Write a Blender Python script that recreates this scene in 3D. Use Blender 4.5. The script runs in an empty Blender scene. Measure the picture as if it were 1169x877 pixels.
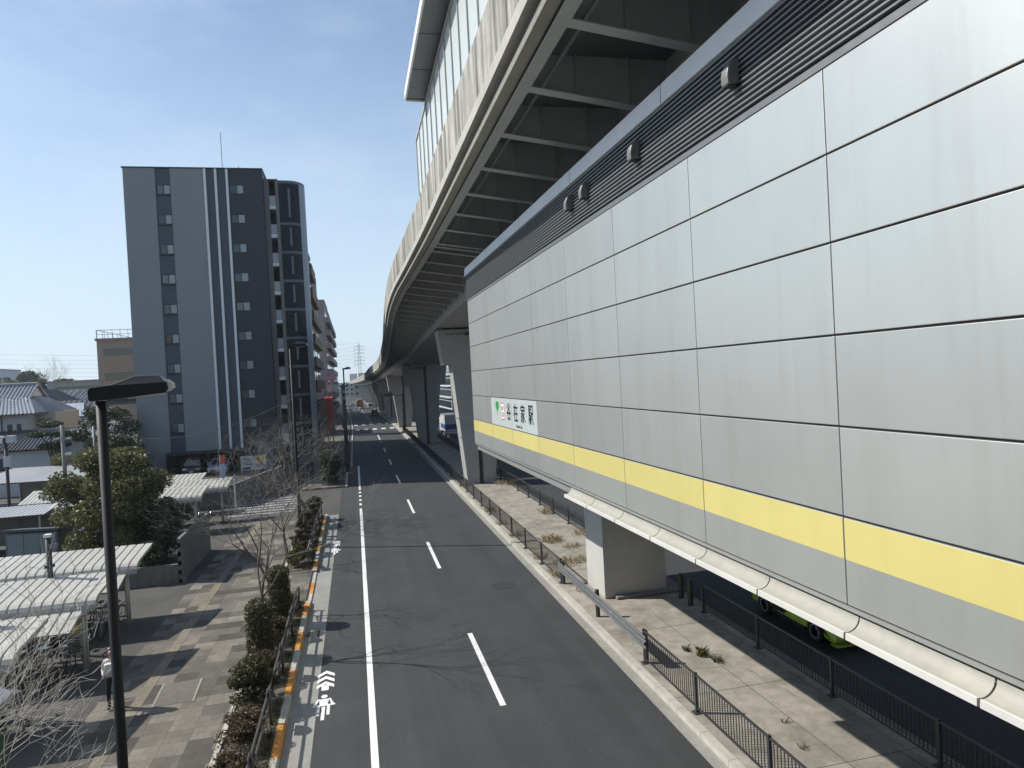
import bpy, bmesh, math, random
from math import sin, cos, pi, radians, atan2, sqrt
from mathutils import Vector, Matrix, noise
random.seed(11)
SC = bpy.context.scene
COL = SC.collection

# ------------------------------------------------------------ materials
def nd(nt, t, **kw):
    n = nt.nodes.new(t)
    for k, v in kw.items():
        if k in n.inputs: n.inputs[k].default_value = v
        else: setattr(n, k, v)
    return n
MATS = {}
def mat(name, col, rough=.6, metal=0., var=.12, scale=3., bump=0., bscale=60., spec=.5, streak=0., streakcol=None, detail=6., coat=0., rvar=.06, smin=.48, smax=.78, island=0., sfreq=1.):
    """Principled surface with two-scale colour variation, optional vertical dirt streaks and bump."""
    if name in MATS: return MATS[name]
    m = bpy.data.materials.new(name); m.use_nodes = True; nt = m.node_tree; L = nt.links
    b = nt.nodes['Principled BSDF']
    b.inputs['Roughness'].default_value = rough; b.inputs['Metallic'].default_value = metal
    b.inputs['Specular IOR Level'].default_value = spec
    if coat: b.inputs['Coat Weight'].default_value = coat; b.inputs['Coat Roughness'].default_value = .08
    tc = nd(nt, 'ShaderNodeTexCoord')
    n1 = nd(nt, 'ShaderNodeTexNoise', Scale=scale, Detail=detail, Roughness=.6); L.new(tc.outputs['Object'], n1.inputs['Vector'])
    n2 = nd(nt, 'ShaderNodeTexNoise', Scale=scale*.13, Detail=3.); L.new(tc.outputs['Object'], n2.inputs['Vector'])
    ad = nd(nt, 'ShaderNodeMath', operation='ADD'); L.new(n1.outputs['Fac'], ad.inputs[0]); L.new(n2.outputs['Fac'], ad.inputs[1])
    mr = nd(nt, 'ShaderNodeMapRange'); L.new(ad.outputs[0], mr.inputs[0])
    mr.inputs[1].default_value = .6; mr.inputs[2].default_value = 1.4; mr.inputs[3].default_value = 1-var*1.6; mr.inputs[4].default_value = 1+var*1.6
    mx = nd(nt, 'ShaderNodeMix', data_type='RGBA', blend_type='MULTIPLY'); mx.inputs[0].default_value = 1.
    mx.inputs[6].default_value = (*col, 1); L.new(mr.outputs[0], mx.inputs[7])
    out = mx.outputs[2]
    if island:                                   # each panel came from its own coil
        gi = nd(nt, 'ShaderNodeNewGeometry'); ri = nd(nt, 'ShaderNodeMapRange'); L.new(gi.outputs['Random Per Island'], ri.inputs[0])
        ri.inputs[3].default_value = 1-island; ri.inputs[4].default_value = 1+island
        m2 = nd(nt, 'ShaderNodeMix', data_type='RGBA', blend_type='MULTIPLY'); m2.inputs[0].default_value = 1.; L.new(out, m2.inputs[6]); L.new(ri.outputs[0], m2.inputs[7]); out = m2.outputs[2]
    if streak:
        mp = nd(nt, 'ShaderNodeMapping'); mp.inputs['Scale'].default_value = (2.6*sfreq, 2.6*sfreq, .22*sfreq); L.new(tc.outputs['Object'], mp.inputs['Vector'])
        n3 = nd(nt, 'ShaderNodeTexNoise', Scale=1.6, Detail=7., Roughness=.65); L.new(mp.outputs[0], n3.inputs['Vector'])
        r3 = nd(nt, 'ShaderNodeMapRange'); L.new(n3.outputs['Fac'], r3.inputs[0])
        r3.inputs[1].default_value = smin; r3.inputs[2].default_value = smax; r3.inputs[3].default_value = 0; r3.inputs[4].default_value = streak
        m3 = nd(nt, 'ShaderNodeMix', data_type='RGBA'); L.new(r3.outputs[0], m3.inputs[0]); L.new(out, m3.inputs[6])
        m3.inputs[7].default_value = (*(streakcol or [c*.35 for c in col]), 1); out = m3.outputs[2]
    L.new(out, b.inputs['Base Color'])
    rr = nd(nt, 'ShaderNodeMapRange'); L.new(n1.outputs['Fac'], rr.inputs[0])
    rr.inputs[1].default_value = .3; rr.inputs[2].default_value = .7; rr.inputs[3].default_value = max(0, rough-rvar); rr.inputs[4].default_value = min(1, rough+rvar)
    L.new(rr.outputs[0], b.inputs['Roughness'])
    if bump:
        nb = nd(nt, 'ShaderNodeTexNoise', Scale=bscale, Detail=4.); L.new(tc.outputs['Object'], nb.inputs['Vector'])
        bp = nd(nt, 'ShaderNodeBump', Strength=bump, Distance=.02); L.new(nb.outputs['Fac'], bp.inputs['Height']); L.new(bp.outputs[0], b.inputs['Normal'])
    MATS[name] = m
    return m

def leafmat(name, dark, light, trans=.25, rough=.5):
    if name in MATS: return MATS[name]
    m = bpy.data.materials.new(name); m.use_nodes = True; nt = m.node_tree; L = nt.links
    b = nt.nodes['Principled BSDF']; b.inputs['Roughness'].default_value = rough; b.inputs['Specular IOR Level'].default_value = .4
    g = nd(nt, 'ShaderNodeNewGeometry'); tc = nd(nt, 'ShaderNodeTexCoord')
    n1 = nd(nt, 'ShaderNodeTexNoise', Scale=1.6, Detail=3.); L.new(tc.outputs['Object'], n1.inputs['Vector'])
    ad = nd(nt, 'ShaderNodeMath', operation='MULTIPLY_ADD'); L.new(g.outputs['Random Per Island'], ad.inputs[0]); ad.inputs[1].default_value = .6
    sb = nd(nt, 'ShaderNodeMath', operation='SUBTRACT'); L.new(n1.outputs['Fac'], sb.inputs[0]); sb.inputs[1].default_value = .28
    L.new(sb.outputs[0], ad.inputs[2])
    mx = nd(nt, 'ShaderNodeMix', data_type='RGBA'); L.new(ad.outputs[0], mx.inputs[0])
    mx.inputs[6].default_value = (*dark, 1); mx.inputs[7].default_value = (*light, 1); L.new(mx.outputs[2], b.inputs['Base Color'])
    tr = nd(nt, 'ShaderNodeBsdfTranslucent'); L.new(mx.outputs[2], tr.inputs[0])
    ms = nd(nt, 'ShaderNodeMixShader'); ms.inputs[0].default_value = trans
    L.new(b.outputs[0], ms.inputs[1]); L.new(tr.outputs[0], ms.inputs[2]); L.new(ms.outputs[0], nt.nodes['Material Output'].inputs[0])
    MATS[name] = m
    return m

def rampmat(name, kind):
    """special ground surfaces: asphalt, paver, slab"""
    m = bpy.data.materials.new(name); m.use_nodes = True; nt = m.node_tree; L = nt.links
    b = nt.nodes['Principled BSDF']; tc = nd(nt, 'ShaderNodeTexCoord'); V = tc.outputs['Object']
    def noi(s, d=5., r=.6, vec=None):
        n = nd(nt, 'ShaderNodeTexNoise', Scale=s, Detail=d, Roughness=r); L.new(vec or V, n.inputs['Vector']); return n.outputs['Fac']
    def rng(x, a, c, lo, hi):
        n = nd(nt, 'ShaderNodeMapRange'); L.new(x, n.inputs[0])
        for i, v in zip((1, 2, 3, 4), (a, c, lo, hi)): n.inputs[i].default_value = v
        return n.outputs[0]
    def mixc(f, a, c, bt='MIX'):
        n = nd(nt, 'ShaderNodeMix', data_type='RGBA', blend_type=bt)
        for s, v in ((0, f), (6, a), (7, c)):
            if isinstance(v, (int, float)): n.inputs[s].default_value = v
            elif isinstance(v, tuple): n.inputs[s].default_value = (*v, 1)
            else: L.new(v, n.inputs[s])
        return n.outputs[2]
    def mul(a, c):
        n = nd(nt, 'ShaderNodeMath', operation='MULTIPLY')
        for i, v in ((0, a), (1, c)):
            if isinstance(v, (int, float)): n.inputs[i].default_value = v
            else: L.new(v, n.inputs[i])
        return n.outputs[0]
    def bumpit(h, s, d=.01):
        bp = nd(nt, 'ShaderNodeBump', Strength=s, Distance=d); L.new(h, bp.inputs['Height']); L.new(bp.outputs[0], b.inputs['Normal'])
    mp = nd(nt, 'ShaderNodeMapping'); L.new(V, mp.inputs['Vector'])
    if kind == 'asphalt':
        mp.inputs['Scale'].default_value = (1.1, .035, 1)          # wheel-track wear runs along the road
        c = mixc(rng(noi(60., 5., .75), .3, .7, 0, 1), (.013, .015, .016), (.064, .068, .069))
        c = mixc(1., c, rng(noi(17., 3., .7), .34, .66, .78, 1.24), 'MULTIPLY')
        c = mixc(1., c, rng(noi(1.2, 4., .55, mp.outputs[0]), .3, .7, .84, 1.18), 'MULTIPLY')
        c = mixc(1., c, rng(noi(.5, 5., .6), .3, .7, .86, 1.14), 'MULTIPLY')
        vo = nd(nt, 'ShaderNodeTexVoronoi', feature='DISTANCE_TO_EDGE', Scale=.16); L.new(V, vo.inputs['Vector'])
        ck = mul(rng(vo.outputs[0], 0, .004, .55, 0), rng(noi(.11, 2.), .52, .6, 0, 1))
        c = mixc(ck, c, (.022, .023, .024))
        b.inputs['Roughness'].default_value = .82; bumpit(noi(140., 2.), .55)
    elif kind == 'paver':
        br = nd(nt, 'ShaderNodeTexBrick', Scale=1.); br.offset = .0; br.squash = 1.
        br.inputs['Brick Width'].default_value = .62; br.inputs['Row Height'].default_value = .62; br.inputs['Mortar Size'].default_value = .006
        br.inputs['Color1'].default_value = (.058, .051, .042, 1); br.inputs['Color2'].default_value = (.215, .193, .156, 1); br.inputs['Mortar'].default_value = (.09, .085, .075, 1)
        L.new(V, br.inputs['Vector'])
        b2 = nd(nt, 'ShaderNodeTexBrick', Scale=1.); b2.offset = .5
        b2.inputs['Brick Width'].default_value = .31; b2.inputs['Row Height'].default_value = .31; b2.inputs['Mortar Size'].default_value = .005
        b2.inputs['Color1'].default_value = (.82, .82, .82, 1); b2.inputs['Color2'].default_value = (1.1, 1.1, 1.1, 1); b2.inputs['Mortar'].default_value = (.6, .6, .6, 1)
        L.new(V, b2.inputs['Vector'])
        c = mixc(1., br.outputs['Color'], b2.outputs['Color'], 'MULTIPLY')
        c = mixc(1., c, rng(noi(40., 4.), .3, .7, .85, 1.15), 'MULTIPLY')
        c = mixc(1., c, rng(noi(.7, 5.), .3, .7, .78, 1.15), 'MULTIPLY')
        b.inputs['Roughness'].default_value = .85; bumpit(br.outputs['Fac'], -.4)
    elif kind == 'slab':
        c = mixc(rng(noi(2.2, 8., .65), .3, .7, 0, 1), (.225, .208, .175), (.385, .36, .305))
        c = mixc(1., c, rng(noi(55., 3.), .3, .7, .86, 1.12), 'MULTIPLY')
        mp.inputs['Scale'].default_value = (1, 1, 1)
        c = mixc(rng(noi(.35, 6., .7), .5, .68, 0, .55), c, (.10, .093, .078))
        wv = nd(nt, 'ShaderNodeTexNoise', Scale=1.4, Detail=4.); L.new(V, wv.inputs['Vector'])
        dv = nd(nt, 'ShaderNodeMix', data_type='VECTOR'); dv.inputs[0].default_value = .25; L.new(V, dv.inputs[4]); L.new(wv.outputs['Color'], dv.inputs[5])
        vo = nd(nt, 'ShaderNodeTexVoronoi', feature='DISTANCE_TO_EDGE', Scale=.21); L.new(dv.outputs[1], vo.inputs['Vector'])
        c = mixc(mul(rng(vo.outputs[0], 0, .006, .7, 0), rng(noi(.5, 3.), .46, .56, 0, 1)), c, (.045, .042, .036))
        b.inputs['Roughness'].default_value = .9; bumpit(noi(70., 3.), .35)
    elif kind == 'dirt':
        c = mixc(rng(noi(3., 8., .7), .3, .7, 0, 1), (.05, .045, .035), (.15, .135, .105)); b.inputs['Roughness'].default_value = .95; bumpit(noi(30., 4.), .8)
    elif kind == 'lot':
        c = mixc(rng(noi(60., 3., .7), .3, .7, 0, 1), (.035, .035, .035), (.085, .083, .078))
        c = mixc(rng(noi(.4, 5.), .4, .65, 0, .5), c, (.11, .103, .09)); b.inputs['Roughness'].default_value = .9; bumpit(noi(90., 2.), .4)
    L.new(c, b.inputs['Base Color']); MATS[name] = m
    return m

M = {}
M['asphalt'] = rampmat('asphalt', 'asphalt'); M['paver'] = rampmat('sidewalk pavers', 'paver'); M['slab'] = rampmat('median concrete', 'slab')
M['dirt'] = rampmat('planter soil', 'dirt'); M['lot'] = rampmat('lot surface', 'lot')
M['paint'] = mat('road paint', (.74, .74, .72), .6, var=.10, scale=9., bump=.2, streak=.0)
M['gutterc'] = mat('gutter concrete', (.265, .26, .238), .85, var=.16, scale=4., bump=.25)
M['kerb'] = mat('kerb concrete', (.42, .40, .35), .85, var=.16, scale=3.5, bump=.25)
M['orange'] = mat('orange kerb paint', (.50, .225, .04), .6, var=.22, scale=8., bump=.2)
M['panel'] = mat('painted metal panel', (.55, .562, .538), .37, metal=.64, rvar=.012, island=.045, var=.02, scale=.9, spec=.6, bump=.012, bscale=6., sfreq=.45, streak=.22, streakcol=(.27, .255, .21))
M['panelback'] = mat('joint backing', (.02, .02, .022), .7)
M['yellow'] = mat('yellow film', (.76, .665, .245), .38, metal=.3, rvar=.012, island=.04, streak=.10, streakcol=(.45, .38, .16), var=.03, scale=1.4, spec=.55)
M['signwhite'] = mat('sign film', (.47, .52, .51), .35, var=.015, scale=1.)
M['black'] = mat('black lettering', (.012, .012, .013), .4, var=.05)
M['green'] = mat('green emblem', (.03, .30, .07), .4, var=.05)
M['pink'] = mat('red outline', (.62, .06, .10), .4, var=.05)
M['louvre'] = mat('louvre aluminium', (.20, .205, .21), .4, metal=.4, var=.05, scale=4.)
M['coping'] = mat('coping metal', (.82, .85, .88), .4, metal=.0, var=.04, scale=2.)
M['ventm'] = mat('vent hood metal', (.19, .19, .185), .5, metal=.2, var=.08)
M['lipsteel'] = mat('sun brightened trough lip', (.54, .53, .50), .55, var=.05)  # lighter than the trough: sun on the lip face put into the colour
M['whitesteel'] = mat('weathered and shade toned trough', (.33, .32, .275), .6, var=.09, scale=7., bump=.2, bscale=40., streak=.25, streakcol=(.45, .42, .34))  # dirt and the shade of the hollow are both in this tone
M['darkunder'] = mat('dark underside', (.09, .095, .10), .7)
M['pierc'] = mat('white painted pier', (.49, .487, .46), .6, var=.06, scale=1.5, streak=.2, streakcol=(.4, .39, .36))
M['vpier'] = mat('grey painted steel pier', (.38, .385, .37), .55, var=.06, scale=1.2, streak=.2, streakcol=(.33, .33, .31))
M['parapet'] = mat('stained parapet concrete', (.43, .42, .38), .85, var=.22, scale=2.5, bump=.3, streak=1., streakcol=(.085, .080, .065), smin=.42, smax=.64, sfreq=.55)
M['parapetlip'] = mat('parapet lip', (.43, .42, .385), .8, var=.12, scale=3., bump=.2, streak=.55, streakcol=(.3, .28, .22))
M['girder'] = mat('girder grey paint', (.43, .44, .43), .55, var=.07, scale=1.3)
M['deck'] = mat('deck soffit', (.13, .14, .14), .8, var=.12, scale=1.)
M['trough'] = mat('cream cable trough', (.30, .29, .245), .6, var=.12)
M['roofpanel'] = mat('roof soffit panel', (.16, .17, .18), .5, var=.06)
M['white'] = mat('white paint', (.78, .78, .76), .5, var=.04)
M['fence'] = mat('dark fence paint', (.055, .055, .058), .5, metal=.3, var=.15)
M['beam'] = mat('guard rail galvanised', (.13, .135, .14), .5, metal=.3, var=.12)
M['pipe'] = mat('brown pipe rail', (.10, .095, .09), .45, metal=.3, var=.15)
M['lampm'] = mat('dark bronze lamp paint', (.011, .011, .012), .6, metal=.0, var=.12, spec=.3)
M['lampcover'] = mat('sun lightened lamp cover', (.085, .078, .076), .36, var=.12)  # lamp paint lightened, sun glint on the cover put into its colour
M['poleg'] = mat('grey pole', (.24, .24, .23), .55, metal=.3, var=.1)
M['shedroof'] = mat('cream corrugated roof', (.46, .45, .405), .5, var=.10, scale=2.5, streak=.3, streakcol=(.33, .31, .26))
M['shedpost'] = mat('shed post', (.52, .51, .47), .5, var=.1)
M['aptlight'] = mat('apartment light grey tile', (.25, .26, .262), .6, var=.03, scale=1.5, bump=.05)
M['aptmid'] = mat('apartment slate tile', (.068, .08, .098), .6, var=.04, scale=1.5)
M['aptdark'] = mat('apartment dark tile', (.030, .036, .045), .55, var=.05, scale=1.5)
M['aptfin'] = mat('apartment pale fin', (.74, .75, .74), .5, var=.03)
M['aptcol'] = mat('apartment column', (.17, .165, .155), .6, var=.05)
M['aptedge'] = mat('apartment pale end wall', (.30, .33, .37), .55, var=.04)
def glassmat(name, col, rough=.08):
    m = mat(name, col, rough, var=.15, scale=.8, spec=.9); return m
M['glass'] = glassmat('window glass', (.035, .045, .055)); M['glasslight'] = glassmat('curtained glass', (.28, .31, .32), .2)
M['bayglass'] = mat('smoked bay glass', (.007, .011, .015), .3, spec=.22, var=.2)
M['frame'] = mat('window frame', (.035, .037, .042), .4, metal=.4)
M['beige'] = mat('beige building', (.34, .28, .215), .8, var=.06); M['brown'] = mat('brown balcony', (.22, .145, .09), .7, var=.1)
M['greyb'] = mat('mauve grey tile', (.285, .235, .22), .7, var=.08); M['redb'] = mat('red facade', (.50, .055, .03), .5, var=.06)
M['block'] = mat('block wall concrete', (.20, .195, .18), .9, var=.2, scale=2., bump=.4, bscale=20., streak=.5, streakcol=(.07, .068, .06))
M['tile'] = mat('silver glazed roof tile', (.30, .31, .33), .28, var=.15, scale=5., spec=.8); M['tiledark'] = mat('dark roof tile', (.085, .09, .10), .4, var=.2, scale=4.)
M['stucco'] = mat('pale stucco', (.50, .52, .53), .85, var=.06, streak=.12); M['stuccow'] = mat('cream stucco', (.46, .42, .36), .85, var=.07)
M['metalroof'] = mat('grey metal roof', (.40, .41, .42), .5, metal=.2, var=.08); M['solar'] = mat('solar panel', (.45, .5, .55), .1, spec=1.)
M['bark'] = mat('pale bark', (.16, .148, .132), .85, var=.25, scale=8., bump=.4); M['barkpale'] = mat('sunlit grey bark', (.34, .32, .29), .85, var=.25, scale=8.); M['barkdark'] = mat('dark bark', (.10, .085, .07), .9, var=.25, scale=8., bump=.5)
M['tyre'] = mat('tyre rubber', (.02, .02, .02), .8); M['rim'] = mat('alloy rim', (.62, .63, .64), .35, metal=.3)
M['chrome'] = mat('bright metal', (.5, .5, .5), .25, metal=.9)
M['lime'] = mat('lime car paint', (.44, .60, .07), .3, var=.03, coat=.6); M['silver'] = mat('silver car paint', (.52, .54, .56), .3, metal=.3, var=.03, coat=.5)
M['blackcar'] = mat('dark car paint', (.04, .043, .05), .3, var=.05, coat=.5); M['whitecar'] = mat('white car paint', (.75, .76, .76), .35, var=.02, coat=.4)
M['bluecar'] = mat('blue livery', (.03, .12, .30), .35, var=.05); M['cargo'] = mat('brown cargo', (.32, .17, .09), .7, var=.2)
M['lamp'] = mat('lamp lens', (.55, .55, .52), .15); M['redlens'] = mat('red lens', (.4, .02, .02), .2)
M['skin'] = mat('skin', (.50, .32, .24), .55, var=.05); M['hair'] = mat('dark brown hair', (.035, .022, .016), .5, var=.2, scale=30.)
M['jacket'] = mat('cream knit', (.62, .58, .52), .9, var=.1, scale=25., bump=.3); M['trouser'] = mat('black trousers', (.018, .018, .022), .85, var=.2)
M['steelblue'] = mat('far steel', (.20, .23, .26), .6); M['farwhite'] = mat('far pale wall', (.55, .57, .58), .8, var=.1)
M['leafE'] = leafmat('evergreen leaves', (.022, .034, .013), (.25, .245, .095)); M['leafD'] = leafmat('conifer leaves', (.014, .028, .014), (.085, .105, .042))
M['leafH'] = leafmat('hedge leaves', (.022, .028, .012), (.115, .110, .045)); M['leafR'] = leafmat('rusty azalea leaves', (.03, .022, .014), (.15, .10, .055))
M['leafY'] = leafmat('yellow green leaves', (.05, .06, .015), (.19, .19, .05)); M['dry'] = leafmat('dry grass', (.22, .17, .085), (.52, .43, .25)); M['grass'] = leafmat('verge grass', (.04, .055, .015), (.15, .16, .05))

# ------------------------------------------------------------ mesh builder
class MB:
    def __init__(s): s.v = []; s.f = []; s.mi = []; s.cur = 0
    def add(s, vs, fs):
        o = len(s.v); s.v += [tuple(p) for p in vs]
        for f in fs: s.f.append(tuple(i+o for i in f)); s.mi.append(s.cur)
        return s
    def box(s, x0, x1, y0, y1, z0, z1):
        if x0 > x1: x0, x1 = x1, x0
        if y0 > y1: y0, y1 = y1, y0
        if z0 > z1: z0, z1 = z1, z0
        return s.add([(x0,y0,z0),(x1,y0,z0),(x1,y1,z0),(x0,y1,z0),(x0,y0,z1),(x1,y0,z1),(x1,y1,z1),(x0,y1,z1)],
                     [(0,3,2,1),(4,5,6,7),(0,1,5,4),(1,2,6,5),(2,3,7,6),(3,0,4,7)])
    def quad(s, a, b, c, d): return s.add([a,b,c,d], [(0,1,2,3)])
    def prism(s, prof, axis, a, b):
        """closed profile extruded along axis; profile coords are the two other axes in order"""
        n = len(prof); P = []
        ar = sum(prof[i][0]*prof[(i+1)%n][1]-prof[(i+1)%n][0]*prof[i][1] for i in range(n))
        for t in (a, b):
            for (p, q) in prof:
                P.append((t,p,q) if axis == 'x' else (p,t,q) if axis == 'y' else (p,q,t))
        F = [(i,(i+1)%n,n+(i+1)%n,n+i) for i in range(n)] + [tuple(range(n))[::-1], tuple(range(n,2*n))]
        flip = (ar < 0) ^ (axis == 'y') ^ (b < a)
        if flip: F = [f[::-1] for f in F]
        return s.add(P, F)
    def tube(s, pts, r, n=8, cap=True):
        pts = [Vector(p) for p in pts]; rs = r if isinstance(r, (list, tuple)) else [r]*len(pts)
        rings = []; u = None
        for i, p in enumerate(pts):
            d = (pts[min(i+1,len(pts)-1)]-pts[max(i-1,0)])
            d = d.normalized() if d.length > 1e-9 else Vector((0,0,1))
            if u is None: u = d.orthogonal().normalized()
            else:
                u = u-d*u.dot(d); u = u.normalized() if u.length > 1e-6 else d.orthogonal().normalized()
            w = d.cross(u)
            rings.append([p+(u*cos(2*pi*k/n)+w*sin(2*pi*k/n))*rs[i] for k in range(n)])
        V = [q for R in rings for q in R]; F = []
        for i in range(len(pts)-1):
            for k in range(n): F.append((i*n+k, i*n+(k+1)%n, (i+1)*n+(k+1)%n, (i+1)*n+k))
        if cap: F.append(tuple(range(n))[::-1]); F.append(tuple(range((len(pts)-1)*n, len(pts)*n)))
        return s.add(V, F)
    def cyl(s, p0, p1, r, n=12): return s.tube([p0, p1], r, n)
    def lathe(s, c, prof, n=16, axis='z'):
        V = []; F = []
        for (r, h) in prof:
            for k in range(n):
                a = 2*pi*k/n; x, y = r*cos(a), r*sin(a)
                V.append((c[0]+x, c[1]+y, c[2]+h) if axis == 'z' else (c[0]+h, c[1]+x, c[2]+y) if axis == 'x' else (c[0]+y, c[1]+h, c[2]+x))
        for i in range(len(prof)-1):
            for k in range(n): F.append((i*n+k, i*n+(k+1)%n, (i+1)*n+(k+1)%n, (i+1)*n+k))
        F.append(tuple(range(n))[::-1]); F.append(tuple(range((len(prof)-1)*n, len(prof)*n)))
        return s.add(V, F)
    def build(s, name, m, parent=None, smooth=False, bevel=0.):
        me = bpy.data.meshes.new(name); me.from_pydata(s.v, [], s.f)
        ms = m if isinstance(m, (list, tuple)) else [m]
        for q in ms: me.materials.append(q)
        if len(ms) > 1: me.polygons.foreach_set('material_index', s.mi)
        if smooth: me.polygons.foreach_set('use_smooth', [True]*len(me.polygons))
        me.update()
        o = bpy.data.objects.new(name, me); COL.objects.link(o)
        if parent: o.parent = parent
        if bevel:
            b = o.modifiers.new('bevel', 'BEVEL'); b.width = bevel; b.segments = 2; b.limit_method = 'ANGLE'; b.angle_limit = radians(35)
        if smooth == 'auto' or (smooth and bevel): pass
        return o
def tag(o, label, cat, group=None, kind=None):
    o['label'] = label; o['category'] = cat
    if group: o['group'] = group
    if kind: o['kind'] = kind
    return o
def struct(o): o['kind'] = 'structure'; return o
def stuff(o, label, cat): o['kind'] = 'stuff'; o['label'] = label; o['category'] = cat; return o
def thing(name, label, cat, loc=(0,0,0), rz=0., group=None):
    o = bpy.data.objects.new(name, None); COL.objects.link(o); o.location = loc; o.rotation_euler = (0,0,rz)
    o.empty_display_size = .2
    return tag(o, label, cat, group)
def dup(root, loc=None, rz=None, label=None, group=None):
    def cp(o, par):
        c = o.copy(); COL.objects.link(c)
        if par is not None: c.parent = par
        for ch in list(o.children): cp(ch, c)
        return c
    r = cp(root, None)
    if loc is not None: r.location = loc
    if rz is not None: r.rotation_euler = (0,0,rz)
    if label: r['label'] = label
    if group: r['group'] = group
    return r
def lerp(tab, x, k):
    if x <= tab[0][0]: return tab[0][k]
    for a, b in zip(tab, tab[1:]):
        if x <= b[0]:
            t = (x-a[0])/(b[0]-a[0]); return a[k]+(b[k]-a[k])*t
    return tab[-1][k]
def smooth_tab(tab):
    """Catmull-Rom resample so curves have no visible corners"""
    out = []
    for i in range(len(tab)-1):
        p0 = tab[max(i-1,0)]; p1 = tab[i]; p2 = tab[i+1]; p3 = tab[min(i+2,len(tab)-1)]
        for s in range(6):
            t = s/6; out.append([p1[0]+(p2[0]-p1[0])*t]+[lerp_h(p0,p1,p2,p3,k,t) for k in range(1,len(p1))])
    out.append(list(tab[-1])); return out
def lerp_h(p0,p1,p2,p3,k,t):
    h = p2[0]-p1[0]
    m1 = (p2[k]-p0[k])/max(p2[0]-p0[0],1e-6)*h; m2 = (p3[k]-p1[k])/max(p3[0]-p1[0],1e-6)*h
    return (2*t**3-3*t*t+1)*p1[k]+(t**3-2*t*t+t)*m1+(-2*t**3+3*t*t)*p2[k]+(t**3-t*t)*m2
HAZE = .00025
# ------------------------------------------------------------ camera, light, sky
CAMZ = 8.5
YAW, PITCH, ROLL = (radians(12.85), radians(-.73), .053)
sy, cy, sp, cp_ = sin(YAW), cos(YAW), sin(PITCH), cos(PITCH); s_, c_ = sin(ROLL), cos(ROLL)
r0 = Vector((cy, -sy, 0)); u0 = Vector((-sy*sp, -cy*sp, cp_)); fw = Vector((sy*cp_, cy*cp_, sp))
rr_ = r0*c_-u0*s_; uu_ = r0*s_+u0*c_
cam = bpy.data.cameras.new('camera'); cam.sensor_width = 36; cam.lens = 790/1169*36; cam.clip_start = .1; cam.clip_end = 8000
co = bpy.data.objects.new('camera', cam); COL.objects.link(co); SC.camera = co
mw = Matrix((rr_, uu_, -fw)).transposed().to_4x4(); mw.translation = Vector((0, 0, CAMZ)); co.matrix_world = mw

EL, SAZ = radians(42.1), Vector((-cos(radians(22)), sin(radians(22)), 0))
sd = SAZ*cos(EL)+Vector((0, 0, sin(EL)))
sun = bpy.data.lights.new('sun', 'SUN'); sun.energy = 5.; sun.angle = radians(.53); sun.color = (1., .955, .88)
so = bpy.data.objects.new('sun', sun); COL.objects.link(so); so.rotation_euler = (-sd).to_track_quat('-Z', 'Y').to_euler(); so.location = (-60, 40, 80)
W = bpy.data.worlds.new('World'); SC.world = W; W.use_nodes = True; nt = W.node_tree; L = nt.links
bg = nt.nodes['Background']; bg.inputs[1].default_value = .135
sky = nd(nt, 'ShaderNodeTexSky', sky_type='NISHITA'); sky.sun_disc = False; sky.sun_elevation = EL
sky.sun_rotation = atan2(SAZ.x, SAZ.y); sky.air_density = 1.0; sky.dust_density = .4; sky.ozone_density = 1.6
tc = nd(nt, 'ShaderNodeTexCoord'); mp = nd(nt, 'ShaderNodeMapping'); mp.inputs['Scale'].default_value = (1.6, 1.6, 4.2); mp.inputs['Rotation'].default_value = (.2, .1, .5)
L.new(tc.outputs['Generated'], mp.inputs[0])
cn = nd(nt, 'ShaderNodeTexNoise', Scale=1.7, Detail=7., Roughness=.55); L.new(mp.outputs[0], cn.inputs['Vector'])
cr = nd(nt, 'ShaderNodeMapRange'); L.new(cn.outputs['Fac'], cr.inputs[0])
for i, v in zip((1, 2, 3, 4), (.47, .80, 0., .42)): cr.inputs[i].default_value = v
cm = nd(nt, 'ShaderNodeMix', data_type='RGBA'); L.new(cr.outputs[0], cm.inputs[0]); L.new(sky.outputs[0], cm.inputs[6]); cm.inputs[7].default_value = (6.0, 6.8, 7.6, 1)
sx_ = nd(nt, 'ShaderNodeSeparateXYZ'); L.new(tc.outputs['Generated'], sx_.inputs[0])
hr_ = nd(nt, 'ShaderNodeMapRange', interpolation_type='SMOOTHSTEP'); L.new(sx_.outputs[2], hr_.inputs[0])
for i, v in zip((1, 2, 3, 4), (-.02, .54, .84, .10)): hr_.inputs[i].default_value = v
dv_ = nd(nt, 'ShaderNodeVectorMath', operation='DOT_PRODUCT'); L.new(tc.outputs['Generated'], dv_.inputs[0]); dv_.inputs[1].default_value = (-.6, .8, 0)
az_ = nd(nt, 'ShaderNodeMapRange', interpolation_type='SMOOTHSTEP'); L.new(dv_.outputs['Value'], az_.inputs[0])
for i, v in zip((1, 2, 3, 4), (-.35, .45, .12, 1.)): az_.inputs[i].default_value = v
ml_ = nd(nt, 'ShaderNodeMath', operation='MULTIPLY'); L.new(hr_.outputs[0], ml_.inputs[0]); L.new(az_.outputs[0], ml_.inputs[1])
hm_ = nd(nt, 'ShaderNodeMix', data_type='RGBA'); L.new(ml_.outputs[0], hm_.inputs[0]); L.new(cm.outputs[2], hm_.inputs[6]); hm_.inputs[7].default_value = (4.7, 5.75, 6.7, 1)
L.new(hm_.outputs[2], bg.inputs[0])
SC.view_settings.view_transform = 'Standard'; SC.view_settings.look = 'None'; SC.view_settings.gamma = 1; SC.view_settings.exposure = .14; SC.view_settings.use_curve_mapping = False
SC.render.engine = 'CYCLES'; SC.cycles.max_bounces = 7; SC.cycles.transparent_max_bounces = 8; SC.cycles.use_denoising = True
SC.cycles.volume_bounces = 0

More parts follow.
